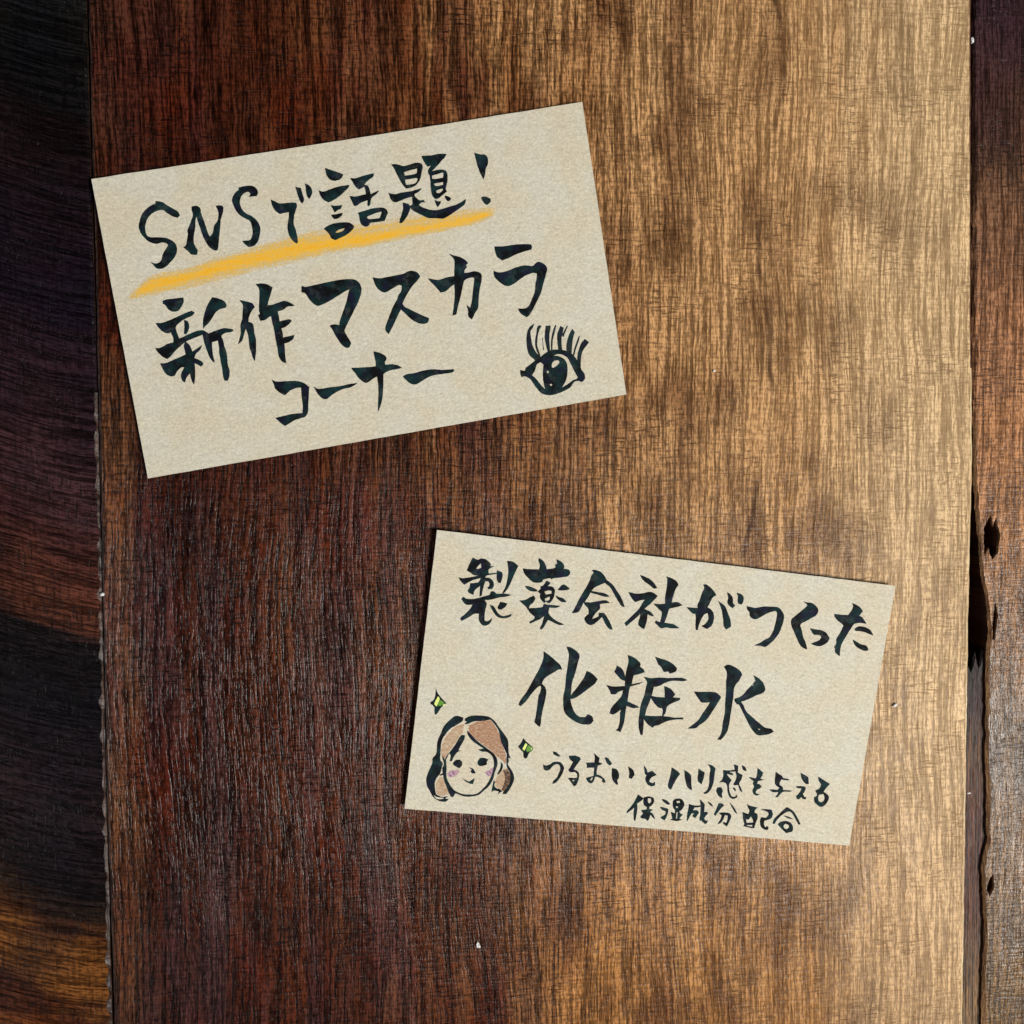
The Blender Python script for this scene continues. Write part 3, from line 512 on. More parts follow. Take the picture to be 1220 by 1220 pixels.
    (2, 'c', '社', '-5.41,22.82 -4.19,22.46 -2.85,21.87 -1.67,20.60 -2.42,20.51 -3.16,21.01 -4.24,21.55 -5.00,22.20;-7.29,19.22 -5.76,19.06 -4.28,19.31 -2.82,19.72 -1.39,19.14 -1.96,18.33 -2.83,17.24 -3.72,16.31 -3.01,16.06 -2.31,15.80 -1.62,15.05 -2.39,15.13 -2.96,15.40 -2.92,14.08 -3.21,12.39 -3.91,12.64 -4.50,13.24 -4.34,14.59 -4.35,15.33 -5.00,14.51 -6.03,13.41 -6.85,12.57 -7.25,13.11 -6.30,14.21 -5.44,15.29 -4.72,16.20 -4.20,17.42 -3.79,18.12 -4.76,17.85 -5.71,17.41 -6.48,18.15;-0.22,23.08 0.82,22.87 1.90,22.41 2.41,21.72 1.94,20.76 1.64,19.23 1.54,18.06 2.60,18.34 3.77,17.89 2.89,17.46 1.75,17.08 1.19,16.85 0.95,15.50 0.63,14.05 1.65,14.00 2.69,13.86 3.78,13.32 2.28,13.12 1.08,13.19 0.10,12.92 -0.64,13.42 -1.29,13.84 -1.09,14.28 -0.22,14.04 -0.10,15.05 -0.14,16.04 -0.89,16.62 -2.02,17.49 -0.85,17.54 0.31,17.75 0.14,19.06 0.21,21.06 0.10,22.54'),
    (2, 'c', 'が', '7.35,22.28 7.93,22.43 8.94,21.88 9.71,21.22 10.22,20.61 9.54,19.95 9.17,18.91 8.77,18.03 9.60,17.62 10.21,16.85 10.37,15.70 10.10,14.50 9.26,13.74 8.09,14.20 8.72,14.60 9.15,15.23 9.31,15.92 9.01,16.89 8.30,16.48 7.84,15.42 7.55,14.39 7.44,13.30 7.09,13.34 6.88,14.32 6.79,15.64 6.59,16.45 5.90,16.54 4.66,17.57 6.11,17.57 6.86,17.65 6.77,18.31 7.08,19.17 7.33,20.53 7.68,21.74;10.75,19.45 11.36,19.15 12.29,18.59 12.95,17.49 13.77,15.91 14.01,14.76 13.15,14.08 12.55,14.77 12.31,15.91 11.83,17.53 11.23,18.80;12.35,21.35 12.98,21.09 13.59,20.40 13.81,19.42 14.30,18.98 13.86,18.39 13.11,18.84 12.69,19.47 12.75,20.31;14.30,21.48 15.18,21.33 15.77,20.81 15.82,19.81 15.55,19.28 14.93,19.38 14.67,20.02 14.67,20.69'),
    (2, 'c', 'つ', '16.70,19.08 17.57,19.00 18.44,18.93 19.94,19.35 21.47,19.52 22.85,19.59 23.80,19.02 24.47,17.92 24.35,16.23 23.90,14.49 23.05,13.05 22.30,12.22 21.52,11.54 20.47,11.60 19.27,11.56 20.40,12.18 21.17,12.85 22.13,13.46 22.65,14.69 22.86,15.73 23.02,17.09 23.01,18.43 22.61,18.81 21.45,18.43 20.17,17.62 19.23,16.93 18.39,16.75 17.64,17.17 17.36,17.98 16.87,18.42'),
    (2, 'c', 'く', '28.04,21.31 28.90,21.19 29.95,21.14 30.92,20.49 31.28,19.77 30.97,18.89 30.01,18.19 29.22,17.60 28.26,16.99 27.98,16.45 28.44,15.66 28.88,14.36 29.56,13.25 30.09,11.95 29.28,12.12 28.50,12.71 27.61,14.05 26.94,15.16 26.26,16.26 26.07,17.42 26.70,18.17 27.76,19.29 28.83,20.42 28.77,20.84'),
    (2, 'c', 'っ', '30.12,16.18 31.19,16.04 32.42,16.01 33.53,15.62 34.37,14.61 33.97,13.72 33.01,13.02 31.99,12.80 30.72,13.12 31.53,13.54 32.34,14.05 32.69,14.68 32.20,15.05 31.15,15.02 30.55,15.55'),
    (2, 'c', 'た', '37.99,22.12 38.82,21.87 39.76,21.47 40.42,20.78 39.82,19.78 40.57,19.44 41.52,18.35 40.37,18.40 39.33,18.20 38.86,17.81 38.30,16.73 37.62,15.30 37.09,14.05 36.86,13.18 36.94,11.32 35.98,11.90 35.75,12.89 35.57,12.96 35.90,13.76 35.84,14.77 36.46,16.02 36.88,17.42 36.58,17.73 35.61,18.30 34.80,19.06 34.74,19.56 35.97,19.52 37.55,19.61 38.11,20.61 38.34,21.48;39.24,17.00 39.95,17.59 41.18,17.64 42.49,17.18 43.25,16.16 42.06,16.46 40.78,16.74 39.54,16.69;39.18,14.87 40.02,14.54 40.97,14.13 42.05,13.99 42.68,13.29 42.20,12.93 41.30,13.06 40.17,13.53 39.55,14.15'),
    (2, 'c', '化', '-22.31,5.97 -21.33,5.41 -19.89,4.49 -18.78,3.62 -18.34,2.76 -19.01,2.78 -19.76,2.20 -20.82,1.43 -21.56,0.70 -21.92,-0.33 -21.19,-0.91 -20.82,-1.86 -20.88,-3.35 -21.02,-4.85 -21.16,-6.35 -21.14,-7.83 -21.20,-8.66 -21.72,-8.46 -22.37,-7.87 -22.26,-6.78 -22.22,-5.13 -22.22,-3.81 -22.20,-2.66 -21.96,-1.98 -21.92,-0.98 -22.21,-0.68 -22.94,-1.42 -23.77,-2.65 -24.58,-4.05 -25.45,-5.04 -25.89,-4.76 -25.46,-3.65 -24.65,-2.25 -24.02,-0.70 -23.39,0.84 -22.64,2.73 -22.21,4.58;-18.01,7.33 -16.92,7.20 -15.66,6.42 -15.24,5.73 -15.41,4.47 -15.57,3.13 -15.81,1.79 -16.06,0.44 -16.01,-1.21 -15.97,-2.19 -15.64,-1.50 -14.95,-0.44 -14.27,0.79 -13.74,1.84 -13.47,3.02 -12.34,2.64 -11.13,1.69 -11.59,0.73 -12.63,-0.28 -13.53,-1.12 -14.57,-2.05 -15.34,-2.54 -15.99,-2.69 -15.60,-3.81 -14.83,-5.22 -13.73,-6.02 -12.57,-5.99 -12.15,-5.37 -11.27,-5.70 -10.91,-6.49 -11.41,-7.20 -12.72,-7.41 -14.09,-7.14 -15.51,-6.45 -16.62,-5.56 -17.09,-4.45 -17.36,-2.33 -17.24,-0.67 -17.33,1.30 -17.29,3.61 -17.34,5.92'),
    (2, 'c', '粧', '-5.78,6.97 -4.47,6.61 -3.37,5.90 -3.04,5.35 -3.17,5.01 -2.34,4.51 -2.02,3.96 -3.06,3.52 -4.11,3.16 -4.23,2.15 -4.29,1.32 -3.16,1.68 -2.03,2.08 -3.12,1.44 -4.57,0.87 -4.66,-0.38 -4.69,-2.05 -3.63,-2.44 -2.75,-2.69 -2.20,-3.05 -3.36,-3.25 -4.74,-2.97 -4.79,-4.56 -4.82,-6.22 -5.03,-7.24 -5.24,-8.18 -6.20,-7.94 -5.84,-7.49 -5.65,-6.31 -5.78,-4.65 -5.73,-3.73 -6.41,-4.38 -7.18,-4.88 -7.87,-4.78 -7.67,-3.68 -6.83,-2.43 -5.98,-1.18 -5.81,0.08 -6.75,-0.43 -7.20,-0.89 -8.11,-0.98 -8.45,-0.27 -9.25,0.73 -7.88,0.53 -5.57,0.85 -5.62,1.85 -6.58,2.16 -7.16,2.68 -8.01,3.42 -7.76,4.11 -7.67,4.70 -6.68,4.23 -6.08,3.46 -5.70,2.50 -5.65,4.00 -5.45,5.68;-0.33,7.22 0.89,6.93 2.28,6.66 3.55,6.04 4.32,5.37 4.07,4.68 3.03,4.24 2.72,4.62 1.81,4.44 1.10,5.37 0.53,5.81;-2.07,3.04 -0.62,2.94 1.04,3.20 3.23,3.34 5.40,3.61 6.72,3.32 5.82,3.02 3.80,2.90 2.50,2.43 1.25,1.63 0.19,1.28 0.07,0.26 0.00,-0.49 1.04,-0.64 2.64,-0.56 2.50,0.51 2.26,1.66 3.50,1.28 4.66,0.23 4.23,-0.40 5.76,-0.36 5.64,-0.76 4.69,-1.27 3.75,-1.87 3.31,-2.41 3.19,-3.43 2.87,-4.21 2.60,-4.16 2.64,-3.15 2.32,-2.68 1.64,-2.66 0.69,-1.84 -0.11,-0.92 -0.44,-2.29 -0.73,-3.32 -0.83,-4.50 0.70,-4.48 2.87,-4.26 5.09,-4.33 6.86,-4.15 6.90,-4.48 5.14,-4.71 3.51,-5.24 2.26,-6.03 1.28,-6.38 0.99,-6.74 -0.11,-6.09 -0.99,-5.18 -0.85,-6.67 -0.83,-8.34 -1.17,-8.37 -1.65,-7.25 -1.95,-5.61 -1.94,-3.77 -1.88,-2.27 -1.49,-0.73 -1.35,0.79 -1.27,2.13'),
    (2, 'c', '水', '13.72,6.69 14.51,7.19 15.94,6.84 17.06,6.20 17.57,5.58 17.14,4.35 16.57,3.46 16.28,2.42 16.37,1.08 16.34,-0.61 16.31,-2.29 16.26,-4.49 16.10,-5.85 15.63,-6.91 14.98,-7.81 14.29,-7.80 14.85,-6.82 15.03,-5.62 15.00,-4.11 15.12,-2.41 14.93,-0.41 14.84,1.60 14.57,3.59 14.47,5.59;8.37,1.19 9.65,1.24 12.18,1.50 13.26,1.18 13.93,0.66 13.47,-0.39 12.80,-1.80 12.13,-3.21 11.27,-4.47 10.34,-5.24 9.58,-5.98 8.07,-6.21 8.99,-5.37 10.04,-4.26 10.71,-2.85 11.40,-1.61 11.86,-0.55 10.26,-0.80 9.49,-0.12 8.89,0.49;19.90,5.65 21.20,5.03 22.18,4.20 22.68,3.07 22.25,2.35 20.95,1.71 19.68,0.91 18.05,0.15 18.66,-0.54 19.12,-1.34 19.91,-2.10 21.24,-2.99 22.58,-3.87 23.71,-4.52 24.95,-4.65 25.53,-5.10 24.57,-5.70 22.89,-6.12 21.99,-5.95 21.00,-5.04 20.27,-4.09 19.51,-2.99 18.65,-1.72 17.79,-0.46 17.35,-0.42 16.84,0.12 16.69,0.61 17.60,0.95 18.37,1.62 19.09,2.70 19.83,3.62 20.47,4.61|19.76,3.70 20.28,3.84 20.11,3.48|22.18,-4.75 22.90,-4.94 22.49,-5.15'),
    (2, 'c', 'う', '-18.05,-13.23 -17.28,-13.41 -16.45,-14.08 -17.12,-14.06 -17.81,-13.79;-19.61,-15.95 -19.09,-16.15 -18.30,-15.82 -17.70,-15.35 -16.72,-15.18 -16.03,-15.45 -15.51,-16.23 -15.63,-17.23 -16.14,-18.44 -16.71,-19.24 -17.33,-19.55 -17.23,-19.04 -16.66,-18.33 -16.29,-17.30 -16.15,-16.45 -16.49,-15.74 -17.17,-15.64 -17.77,-16.11 -18.33,-16.90 -18.97,-17.08 -19.43,-16.76'),
    (2, 'c', 'る (after う)', '-14.81,-13.84 -13.58,-13.69 -12.72,-13.89 -12.42,-14.28 -12.90,-15.15 -13.57,-16.38 -12.87,-16.65 -12.39,-17.10 -12.33,-18.26 -12.62,-19.28 -13.07,-19.66 -13.75,-18.89 -14.42,-18.20 -13.86,-18.07 -13.19,-18.09 -12.62,-17.95 -12.70,-17.30 -13.18,-16.84 -14.16,-17.01 -14.54,-16.63 -14.15,-15.77 -13.84,-14.91 -14.48,-14.47|-13.60,-18.54 -13.07,-18.33 -13.11,-18.66 -13.43,-18.78'),
    (2, 'c', 'お', '-9.93,-12.88 -8.73,-13.68 -8.79,-14.52 -8.00,-14.78 -8.87,-15.19 -9.00,-16.12 -8.89,-17.03 -8.12,-17.12 -7.19,-17.79 -6.95,-18.35 -7.44,-18.48 -7.65,-18.16 -7.61,-17.82 -8.59,-17.41 -9.17,-17.47 -9.31,-18.31 -9.83,-18.86 -10.46,-18.50 -10.87,-17.88 -10.08,-17.55 -9.44,-17.33 -9.48,-16.33 -9.48,-15.66 -10.97,-15.80 -11.04,-15.31 -11.30,-14.84 -9.61,-14.68 -9.65,-13.68|-10.08,-18.22 -9.75,-17.52 -9.52,-17.75 -9.73,-18.27;-7.75,-13.50 -7.06,-13.60 -6.09,-14.60 -6.55,-14.97 -7.11,-14.53'),
    (2, 'c', 'い', '-5.98,-15.50 -5.12,-15.59 -4.51,-16.37 -4.47,-17.37 -4.68,-17.72 -4.40,-18.53 -4.83,-18.49 -5.51,-17.80 -5.89,-16.83;-2.86,-14.80 -1.76,-15.45 -1.38,-16.41 -1.87,-17.21 -2.41,-17.01 -2.45,-16.01'),
    (2, 'c', 'と', '0.29,-14.33 0.89,-15.03 1.15,-15.68 2.11,-15.25 3.06,-16.00 2.26,-16.41 1.82,-16.96 1.72,-17.47 2.43,-17.66 2.90,-17.36 2.98,-18.03 2.34,-18.29 1.63,-18.07 1.03,-17.37 0.94,-16.70 1.04,-16.19 0.67,-15.89 0.47,-15.07'),
    (2, 'c', 'ハ', '5.89,-14.23 6.80,-14.65 7.74,-15.32 7.25,-16.12 6.79,-17.17 6.30,-18.65 5.63,-18.04 5.71,-16.77 5.88,-15.41;8.49,-14.49 9.59,-15.06 10.02,-15.70 10.20,-17.03 10.55,-18.38 9.62,-17.84 9.16,-16.96 8.73,-15.65'),
    (2, 'c', 'リ', '11.33,-13.98 12.62,-14.61 12.59,-15.63 12.42,-16.32 12.34,-17.00 11.47,-16.32 11.39,-15.07;13.08,-12.89 13.96,-13.06 14.72,-13.58 14.67,-15.10 14.63,-16.79 14.13,-18.19 13.36,-18.85 12.91,-18.72 13.60,-18.07 13.87,-16.86 13.71,-15.02 13.70,-13.67'),
    (2, 'c', '感', '16.30,-13.77 17.50,-13.74 18.68,-13.46 18.36,-12.39 19.26,-12.64 19.35,-13.99 20.36,-14.40 20.28,-15.09 19.91,-16.14 20.36,-16.95 20.83,-17.84 20.26,-17.46 19.77,-16.41 19.01,-16.56 18.73,-16.42 19.13,-15.53 19.19,-14.68 18.81,-13.79 17.54,-13.99 18.45,-14.33 18.40,-14.59 17.25,-14.44 17.29,-14.69 18.28,-15.61 18.00,-16.15 17.90,-16.66 18.14,-17.83 18.70,-18.79 19.41,-18.90 19.86,-18.35 19.85,-18.94 19.12,-19.30 18.38,-18.99 17.82,-18.02 17.58,-16.86 17.16,-16.31 16.44,-16.12 15.87,-16.34 16.37,-15.62 16.52,-14.76;19.92,-12.41 20.66,-12.77 21.11,-13.49 20.39,-13.30;15.66,-17.37 16.42,-17.22 16.77,-17.95 16.67,-18.47 16.87,-19.30 16.14,-19.02 15.49,-18.07;18.81,-17.00 19.27,-17.22 19.44,-17.79 18.95,-17.41'),
    (2, 'c', 'を', '23.26,-12.69 24.50,-13.51 24.33,-14.21 24.06,-14.74 24.78,-14.93 23.70,-15.28 23.52,-15.89 24.13,-15.92 24.55,-16.40 24.16,-16.77 23.75,-16.98 23.48,-17.51 23.78,-17.82 24.40,-17.85 23.83,-18.19 23.19,-17.96 22.83,-17.23 23.08,-16.53 22.74,-15.88 22.84,-15.36 22.38,-15.15 21.69,-14.62 23.20,-14.82 23.34,-13.96'),
    (2, 'c', '与', '27.06,-13.10 28.47,-13.82 28.61,-14.15 30.04,-14.36 29.80,-14.55 28.39,-14.48 28.14,-15.22 28.20,-15.64 28.86,-16.00 29.03,-16.58 30.95,-16.58 30.46,-16.79 29.08,-16.97 28.47,-17.66 28.19,-18.11 27.67,-18.15 28.03,-17.61 28.22,-17.08 27.01,-17.16 26.25,-16.75 27.99,-16.68 28.28,-16.23 27.52,-15.78 27.19,-15.30 27.11,-14.12'),
    (2, 'c', 'え', '32.19,-12.80 33.87,-13.50 34.14,-14.84 33.53,-14.89 32.61,-13.95;31.53,-15.67 32.56,-15.49 33.44,-15.50 33.67,-15.90 33.42,-16.61 33.21,-16.97 33.65,-17.62 34.08,-17.58 33.89,-18.07 33.25,-17.91 33.02,-17.50 32.65,-18.05 32.23,-18.17 31.89,-17.60 32.42,-17.04 32.69,-16.42 32.88,-15.89 32.09,-15.88'),
    (2, 'c', 'る (after え)', '35.95,-13.22 37.09,-13.80 38.51,-14.47 37.83,-15.36 37.42,-16.16 38.37,-16.68 38.68,-17.33 38.42,-18.30 37.82,-19.04 37.23,-19.28 35.98,-18.52 35.65,-17.44 36.06,-17.23 36.18,-16.79 35.69,-16.06 36.46,-15.65 36.78,-14.77 36.14,-13.97|36.43,-17.36 36.63,-16.83 37.47,-16.59 37.83,-17.24 37.75,-17.93 37.28,-18.35 36.73,-18.19'),
    (2, 'c', '保', '-0.13,-20.15 1.06,-20.88 0.54,-21.44 -0.15,-22.00 0.07,-22.99 0.05,-24.16 -0.03,-25.51 -0.32,-25.20 -0.53,-23.88 -0.56,-22.71 -1.07,-23.34 -1.91,-24.09 -1.82,-23.49 -1.17,-22.59 -0.63,-21.54;1.12,-20.63 2.10,-20.37 2.97,-20.55 3.24,-21.28 2.83,-22.07 2.46,-22.44 2.51,-22.86 3.20,-22.88 2.66,-23.35 3.41,-23.87 3.88,-24.84 3.31,-24.38 2.82,-23.92 2.74,-24.60 2.48,-25.21 1.92,-24.84 1.32,-24.81 0.87,-24.60 1.37,-23.88 0.87,-23.25 1.94,-22.99 1.95,-22.48 1.41,-22.20 1.10,-21.55|1.89,-20.73 2.48,-20.67 2.69,-21.24 2.45,-21.77 1.99,-21.47'),
    (2, 'c', '湿', '4.69,-20.64 5.73,-20.80 6.51,-21.49 6.01,-21.62 5.09,-21.11;4.47,-22.18 5.43,-22.34 6.30,-22.52 6.25,-23.45 6.03,-24.31 5.76,-24.84 4.92,-24.32 5.77,-23.66 5.85,-22.98 5.14,-22.79;7.02,-20.85 7.55,-20.34 8.57,-20.29 9.25,-20.91 9.35,-21.66 8.95,-22.45 8.56,-22.74 8.78,-23.14 9.32,-23.35 8.74,-24.16 9.30,-24.45 8.13,-24.72 6.92,-24.57 7.40,-24.36 6.89,-23.06 7.76,-23.23 7.68,-22.57 7.18,-22.02|7.70,-20.79 8.36,-20.65 8.50,-21.06 7.84,-21.20|7.75,-21.80 8.26,-21.84 8.14,-22.19 7.76,-22.14|8.02,-22.96 8.27,-22.93 8.33,-24.28 8.03,-24.31'),
    (2, 'c', '成', '10.32,-21.15 11.63,-21.37 12.73,-21.19 12.40,-20.04 13.36,-20.79 13.51,-21.29 13.58,-22.47 14.18,-22.41 14.40,-22.73 13.95,-23.28 13.76,-23.80 14.26,-24.27 14.48,-23.99 14.47,-24.59 14.07,-24.83 13.40,-24.34 12.86,-24.14 12.89,-23.03 12.77,-21.52 11.51,-21.72 11.25,-22.33 12.09,-22.26 12.57,-22.64 11.95,-23.79 11.32,-23.51 11.66,-22.89 11.07,-22.94 10.74,-23.73 10.36,-24.69 10.25,-23.27 10.35,-22.08;13.99,-20.32 14.71,-20.59 15.23,-21.22 14.68,-21.01'),
    (2, 'c', '分', '16.33,-20.44 17.03,-20.47 17.41,-20.77 16.82,-21.50 16.40,-22.22 15.90,-23.02 15.69,-22.70 15.99,-21.74;18.50,-20.08 19.32,-20.77 19.84,-21.40 20.38,-22.20 19.82,-21.91 19.08,-20.96;16.59,-22.37 17.78,-22.18 18.82,-22.26 19.16,-22.82 19.02,-23.68 18.58,-24.91 17.82,-24.46 17.69,-24.14 18.40,-24.24 18.54,-23.38 18.45,-22.71 17.84,-22.68 17.69,-23.46 17.20,-24.35 16.63,-24.57 17.11,-23.68 17.26,-22.82'),
    (2, 'c', '配', '22.09,-20.10 22.74,-20.38 24.33,-20.58 23.88,-21.13 23.78,-21.65 24.42,-21.85 24.62,-22.68 24.32,-23.73 24.20,-24.76 23.33,-24.75 21.91,-24.53 22.11,-24.09 21.72,-23.11 21.40,-21.77 22.62,-22.09 22.78,-21.31 22.34,-20.67|22.23,-23.06 22.77,-23.18 23.19,-22.47 23.72,-23.10 23.88,-23.68 22.52,-23.89|22.49,-24.31 23.77,-24.12 23.82,-24.54 22.77,-24.46;25.00,-20.98 26.10,-20.76 27.33,-20.82 27.60,-21.74 27.23,-22.62 26.07,-23.07 26.09,-23.92 26.61,-24.47 26.73,-24.12 27.11,-24.34 27.01,-24.86 26.31,-24.83 25.54,-24.30 25.20,-23.14 25.37,-22.45 26.34,-22.53 26.77,-21.81 26.61,-21.31 25.79,-21.05'),
    (2, 'c', '合', '30.28,-19.97 31.69,-20.61 32.73,-21.80 33.62,-23.18 33.19,-23.21 32.43,-22.17 31.37,-20.89 30.49,-20.89 29.38,-21.75 28.63,-22.67 28.23,-23.56 27.87,-23.50 28.09,-22.55 28.99,-21.44;29.91,-21.74 30.98,-21.87 32.00,-22.29 30.84,-22.14;28.93,-23.58 29.56,-23.02 30.76,-22.79 31.69,-23.17 32.16,-24.07 32.08,-24.76 30.91,-25.17 29.93,-24.44|30.10,-23.74 30.47,-23.28 31.20,-23.47 31.36,-23.97 30.89,-24.44 30.34,-24.23'),
    (2, 'face', '', '-37.64,-8.11 -36.16,-8.32 -36.31,-9.07 -37.42,-9.95 -38.45,-10.76 -39.14,-11.80 -39.66,-12.84 -39.77,-13.91 -39.68,-15.54 -39.57,-16.83 -39.01,-17.44 -39.11,-18.35 -39.26,-19.43 -39.86,-20.46 -40.06,-21.47 -39.82,-22.75 -39.56,-23.55 -38.46,-23.94 -37.19,-23.75 -37.78,-24.21 -37.04,-24.31 -37.70,-24.86 -39.01,-24.73 -40.07,-24.09 -40.84,-23.01 -41.54,-21.93 -41.78,-20.64 -41.48,-19.14 -41.02,-17.62 -41.05,-16.65 -40.45,-15.61 -40.55,-13.49 -40.11,-11.82 -39.64,-10.30 -38.81,-9.16|-40.03,-23.72 -39.34,-24.06 -37.96,-24.10 -38.25,-24.38 -39.38,-24.40;-35.82,-8.45 -34.91,-7.90 -33.31,-7.63 -31.35,-7.68 -30.12,-8.38 -29.17,-9.44 -28.03,-10.64 -27.06,-11.87 -26.79,-13.32 -26.57,-14.46 -26.04,-15.39 -26.55,-15.28 -26.39,-15.92 -26.47,-16.59 -25.49,-17.82 -24.92,-19.09 -25.16,-20.43 -25.67,-21.63 -26.08,-22.33 -26.81,-22.40 -26.63,-21.89 -25.82,-20.49 -25.65,-19.15 -25.96,-18.03 -26.55,-17.26 -26.89,-15.80 -26.96,-14.66 -27.69,-13.41 -28.42,-12.16 -29.06,-10.25 -30.04,-9.03 -30.95,-8.22 -32.38,-8.61 -33.98,-8.84 -35.20,-9.46 -35.85,-9.52 -35.41,-9.07 -35.85,-8.87'),
    (2, 'facel', '', '-36.07,-11.67 -35.42,-11.69 -35.48,-12.51 -35.98,-13.71 -36.34,-14.73 -35.78,-14.67 -36.46,-15.07 -37.01,-15.94 -37.37,-16.95 -37.78,-16.91 -37.65,-16.00 -38.05,-15.38 -38.27,-16.22 -38.43,-16.89 -38.19,-18.18 -38.03,-19.80 -37.54,-20.91 -36.57,-22.13 -35.69,-22.71 -34.34,-23.08 -33.04,-23.04 -31.77,-22.76 -30.75,-21.77 -29.92,-20.54 -29.43,-19.17 -29.19,-17.83 -29.19,-16.51 -29.75,-15.25 -30.82,-14.53 -31.80,-14.54 -32.58,-14.20 -31.55,-13.94 -32.60,-13.39 -34.01,-12.54 -34.95,-11.48 -35.13,-10.68 -34.13,-11.56 -32.68,-12.74 -30.92,-13.80 -29.67,-14.59 -28.82,-15.49 -28.50,-16.78 -28.86,-18.46 -29.02,-19.79 -29.67,-21.17 -30.54,-22.08 -31.41,-22.98 -32.99,-23.45 -34.29,-23.49 -35.64,-23.11 -35.95,-23.22 -36.20,-23.82 -36.70,-23.78 -37.30,-22.85 -37.74,-21.91 -38.38,-20.66 -38.66,-19.70 -39.28,-19.92 -39.31,-19.68 -38.78,-19.38 -38.98,-18.42 -38.75,-17.58 -39.21,-16.47 -39.19,-15.98 -38.69,-16.75 -38.33,-15.74 -37.65,-14.69 -36.99,-13.48 -36.48,-12.28'),
    (2, 'facel', '', '-28.01,-16.07 -27.42,-16.84 -27.54,-17.84 -28.17,-18.73 -28.35,-18.58 -27.97,-17.72 -27.83,-16.88'),
    (2, 'facel', '', '-28.84,-19.94 -28.50,-20.08 -28.56,-20.91 -28.00,-21.43 -27.50,-21.47 -26.87,-21.91 -27.26,-22.11 -27.69,-22.56 -27.60,-21.97 -28.60,-21.90 -28.96,-22.26 -28.98,-21.44'),
    (2, 'feye', '', '-37.09,-17.26 -36.60,-16.64 -35.80,-16.48 -35.34,-16.93 -35.34,-17.58 -35.76,-18.15 -36.45,-17.85 -36.97,-17.57'),
    (2, 'feye', '', '-32.38,-16.49 -31.98,-15.79 -31.17,-15.71 -30.32,-15.96 -30.60,-16.32 -30.52,-16.97 -31.30,-17.29 -31.95,-17.35 -32.32,-16.97'),
    (2, 'fnose', '', '-34.01,-17.79 -33.18,-17.96 -32.52,-18.64 -32.57,-18.89 -33.23,-18.87 -33.52,-18.48 -33.31,-18.22'),
    (2, 'fmouth', '', '-35.06,-19.86 -34.36,-20.29 -33.51,-20.54 -32.54,-19.79 -32.73,-20.96 -33.30,-20.93 -34.24,-20.60'),
    (2, 'hairR', '', '-35.00,-9.76 -33.17,-8.77 -30.86,-8.32 -29.81,-9.50 -28.92,-10.73 -28.32,-12.32 -27.44,-14.04 -26.96,-15.32 -26.96,-16.64 -27.52,-16.03 -28.42,-15.45 -29.13,-15.03 -30.40,-14.00 -31.99,-13.08 -33.59,-12.00 -34.69,-10.96'),
    (2, 'hairL', '', '-35.85,-9.52 -35.96,-11.25 -36.50,-12.12 -37.15,-13.49 -37.82,-14.62 -38.41,-15.74 -38.71,-16.59 -39.41,-16.16 -39.64,-14.55 -39.33,-12.89 -38.39,-11.32 -37.39,-10.16'),
    (2, 'hairL', '', '-28.23,-18.90 -27.32,-17.66 -26.54,-17.34 -25.78,-18.17 -25.69,-19.49 -25.94,-20.83 -26.45,-22.03 -27.50,-21.47 -28.29,-21.05 -28.52,-19.91'),
    (2, 'hairL', '', '-39.82,-21.44 -39.24,-20.24 -38.52,-20.18 -37.66,-21.90 -36.43,-23.27 -37.08,-23.33 -37.86,-23.56 -38.81,-23.73 -39.50,-23.38'),
    (2, 'hairD', '', '-27.30,-17.82 -26.51,-17.58 -25.84,-18.35 -25.64,-19.48 -25.94,-20.83 -26.45,-22.03 -27.08,-21.60 -26.81,-20.42 -26.71,-19.25'),
    (2, 'cheek', '', '-37.97,-19.31 -37.16,-18.71 -35.89,-18.46 -35.58,-18.92 -36.23,-19.64 -37.15,-20.05 -37.74,-19.86'),
    (2, 'cheek', '', '-30.74,-18.47 -29.91,-17.90 -29.25,-17.34 -28.86,-17.80 -28.98,-18.80 -29.59,-19.19 -30.26,-19.08'),
    (2, 'cheekl', '', '-37.66,-19.20 -37.12,-19.64 -36.99,-20.04 -37.44,-19.67;-37.06,-18.81 -36.52,-19.25 -36.48,-19.58 -36.93,-19.21'),
    (2, 'cheekl', '', '-30.50,-18.45 -29.86,-18.97 -29.93,-19.14 -30.38,-18.77;-29.99,-17.99 -29.43,-18.51 -29.49,-18.68 -29.95,-18.31;-29.32,-17.43 -28.90,-17.48 -28.96,-18.31 -29.25,-18.00'),
    (2, 'spark', '', '-42.10,-2.88 -41.87,-3.67 -41.43,-4.28 -40.78,-4.95 -39.75,-5.82 -40.28,-6.45 -40.71,-6.90 -40.93,-7.41 -41.16,-7.84 -41.39,-8.23 -41.68,-8.22 -41.86,-7.42 -41.91,-6.94 -42.29,-6.49 -42.71,-6.32 -42.81,-5.89 -42.46,-5.73 -42.13,-5.17 -42.02,-4.42'),
    (2, 'sy', '', '-41.47,-4.65 -41.08,-5.14 -41.30,-5.98 -41.54,-6.65 -42.04,-6.26 -41.84,-5.54'),
    (2, 'sg', '', '-40.98,-5.29 -40.12,-5.78 -40.39,-6.21 -40.84,-6.50 -41.33,-6.47 -41.22,-5.97'),
    (2, 'sp', '', '-40.32,-6.12 -39.77,-5.95 -40.11,-6.51 -40.38,-6.58'),
    (2, 'spark', '', '-24.10,-11.17 -23.53,-11.77 -22.90,-12.21 -22.17,-12.72 -21.95,-13.19 -22.31,-13.64 -22.67,-14.00 -22.90,-14.85 -23.19,-15.17 -23.64,-14.84 -23.83,-13.95 -24.38,-13.51 -25.00,-12.90 -24.54,-12.28'),
    (2, 'sy', '', '-23.57,-12.11 -23.20,-12.40 -23.45,-13.09 -23.63,-13.60 -24.04,-13.31 -23.83,-12.71'),
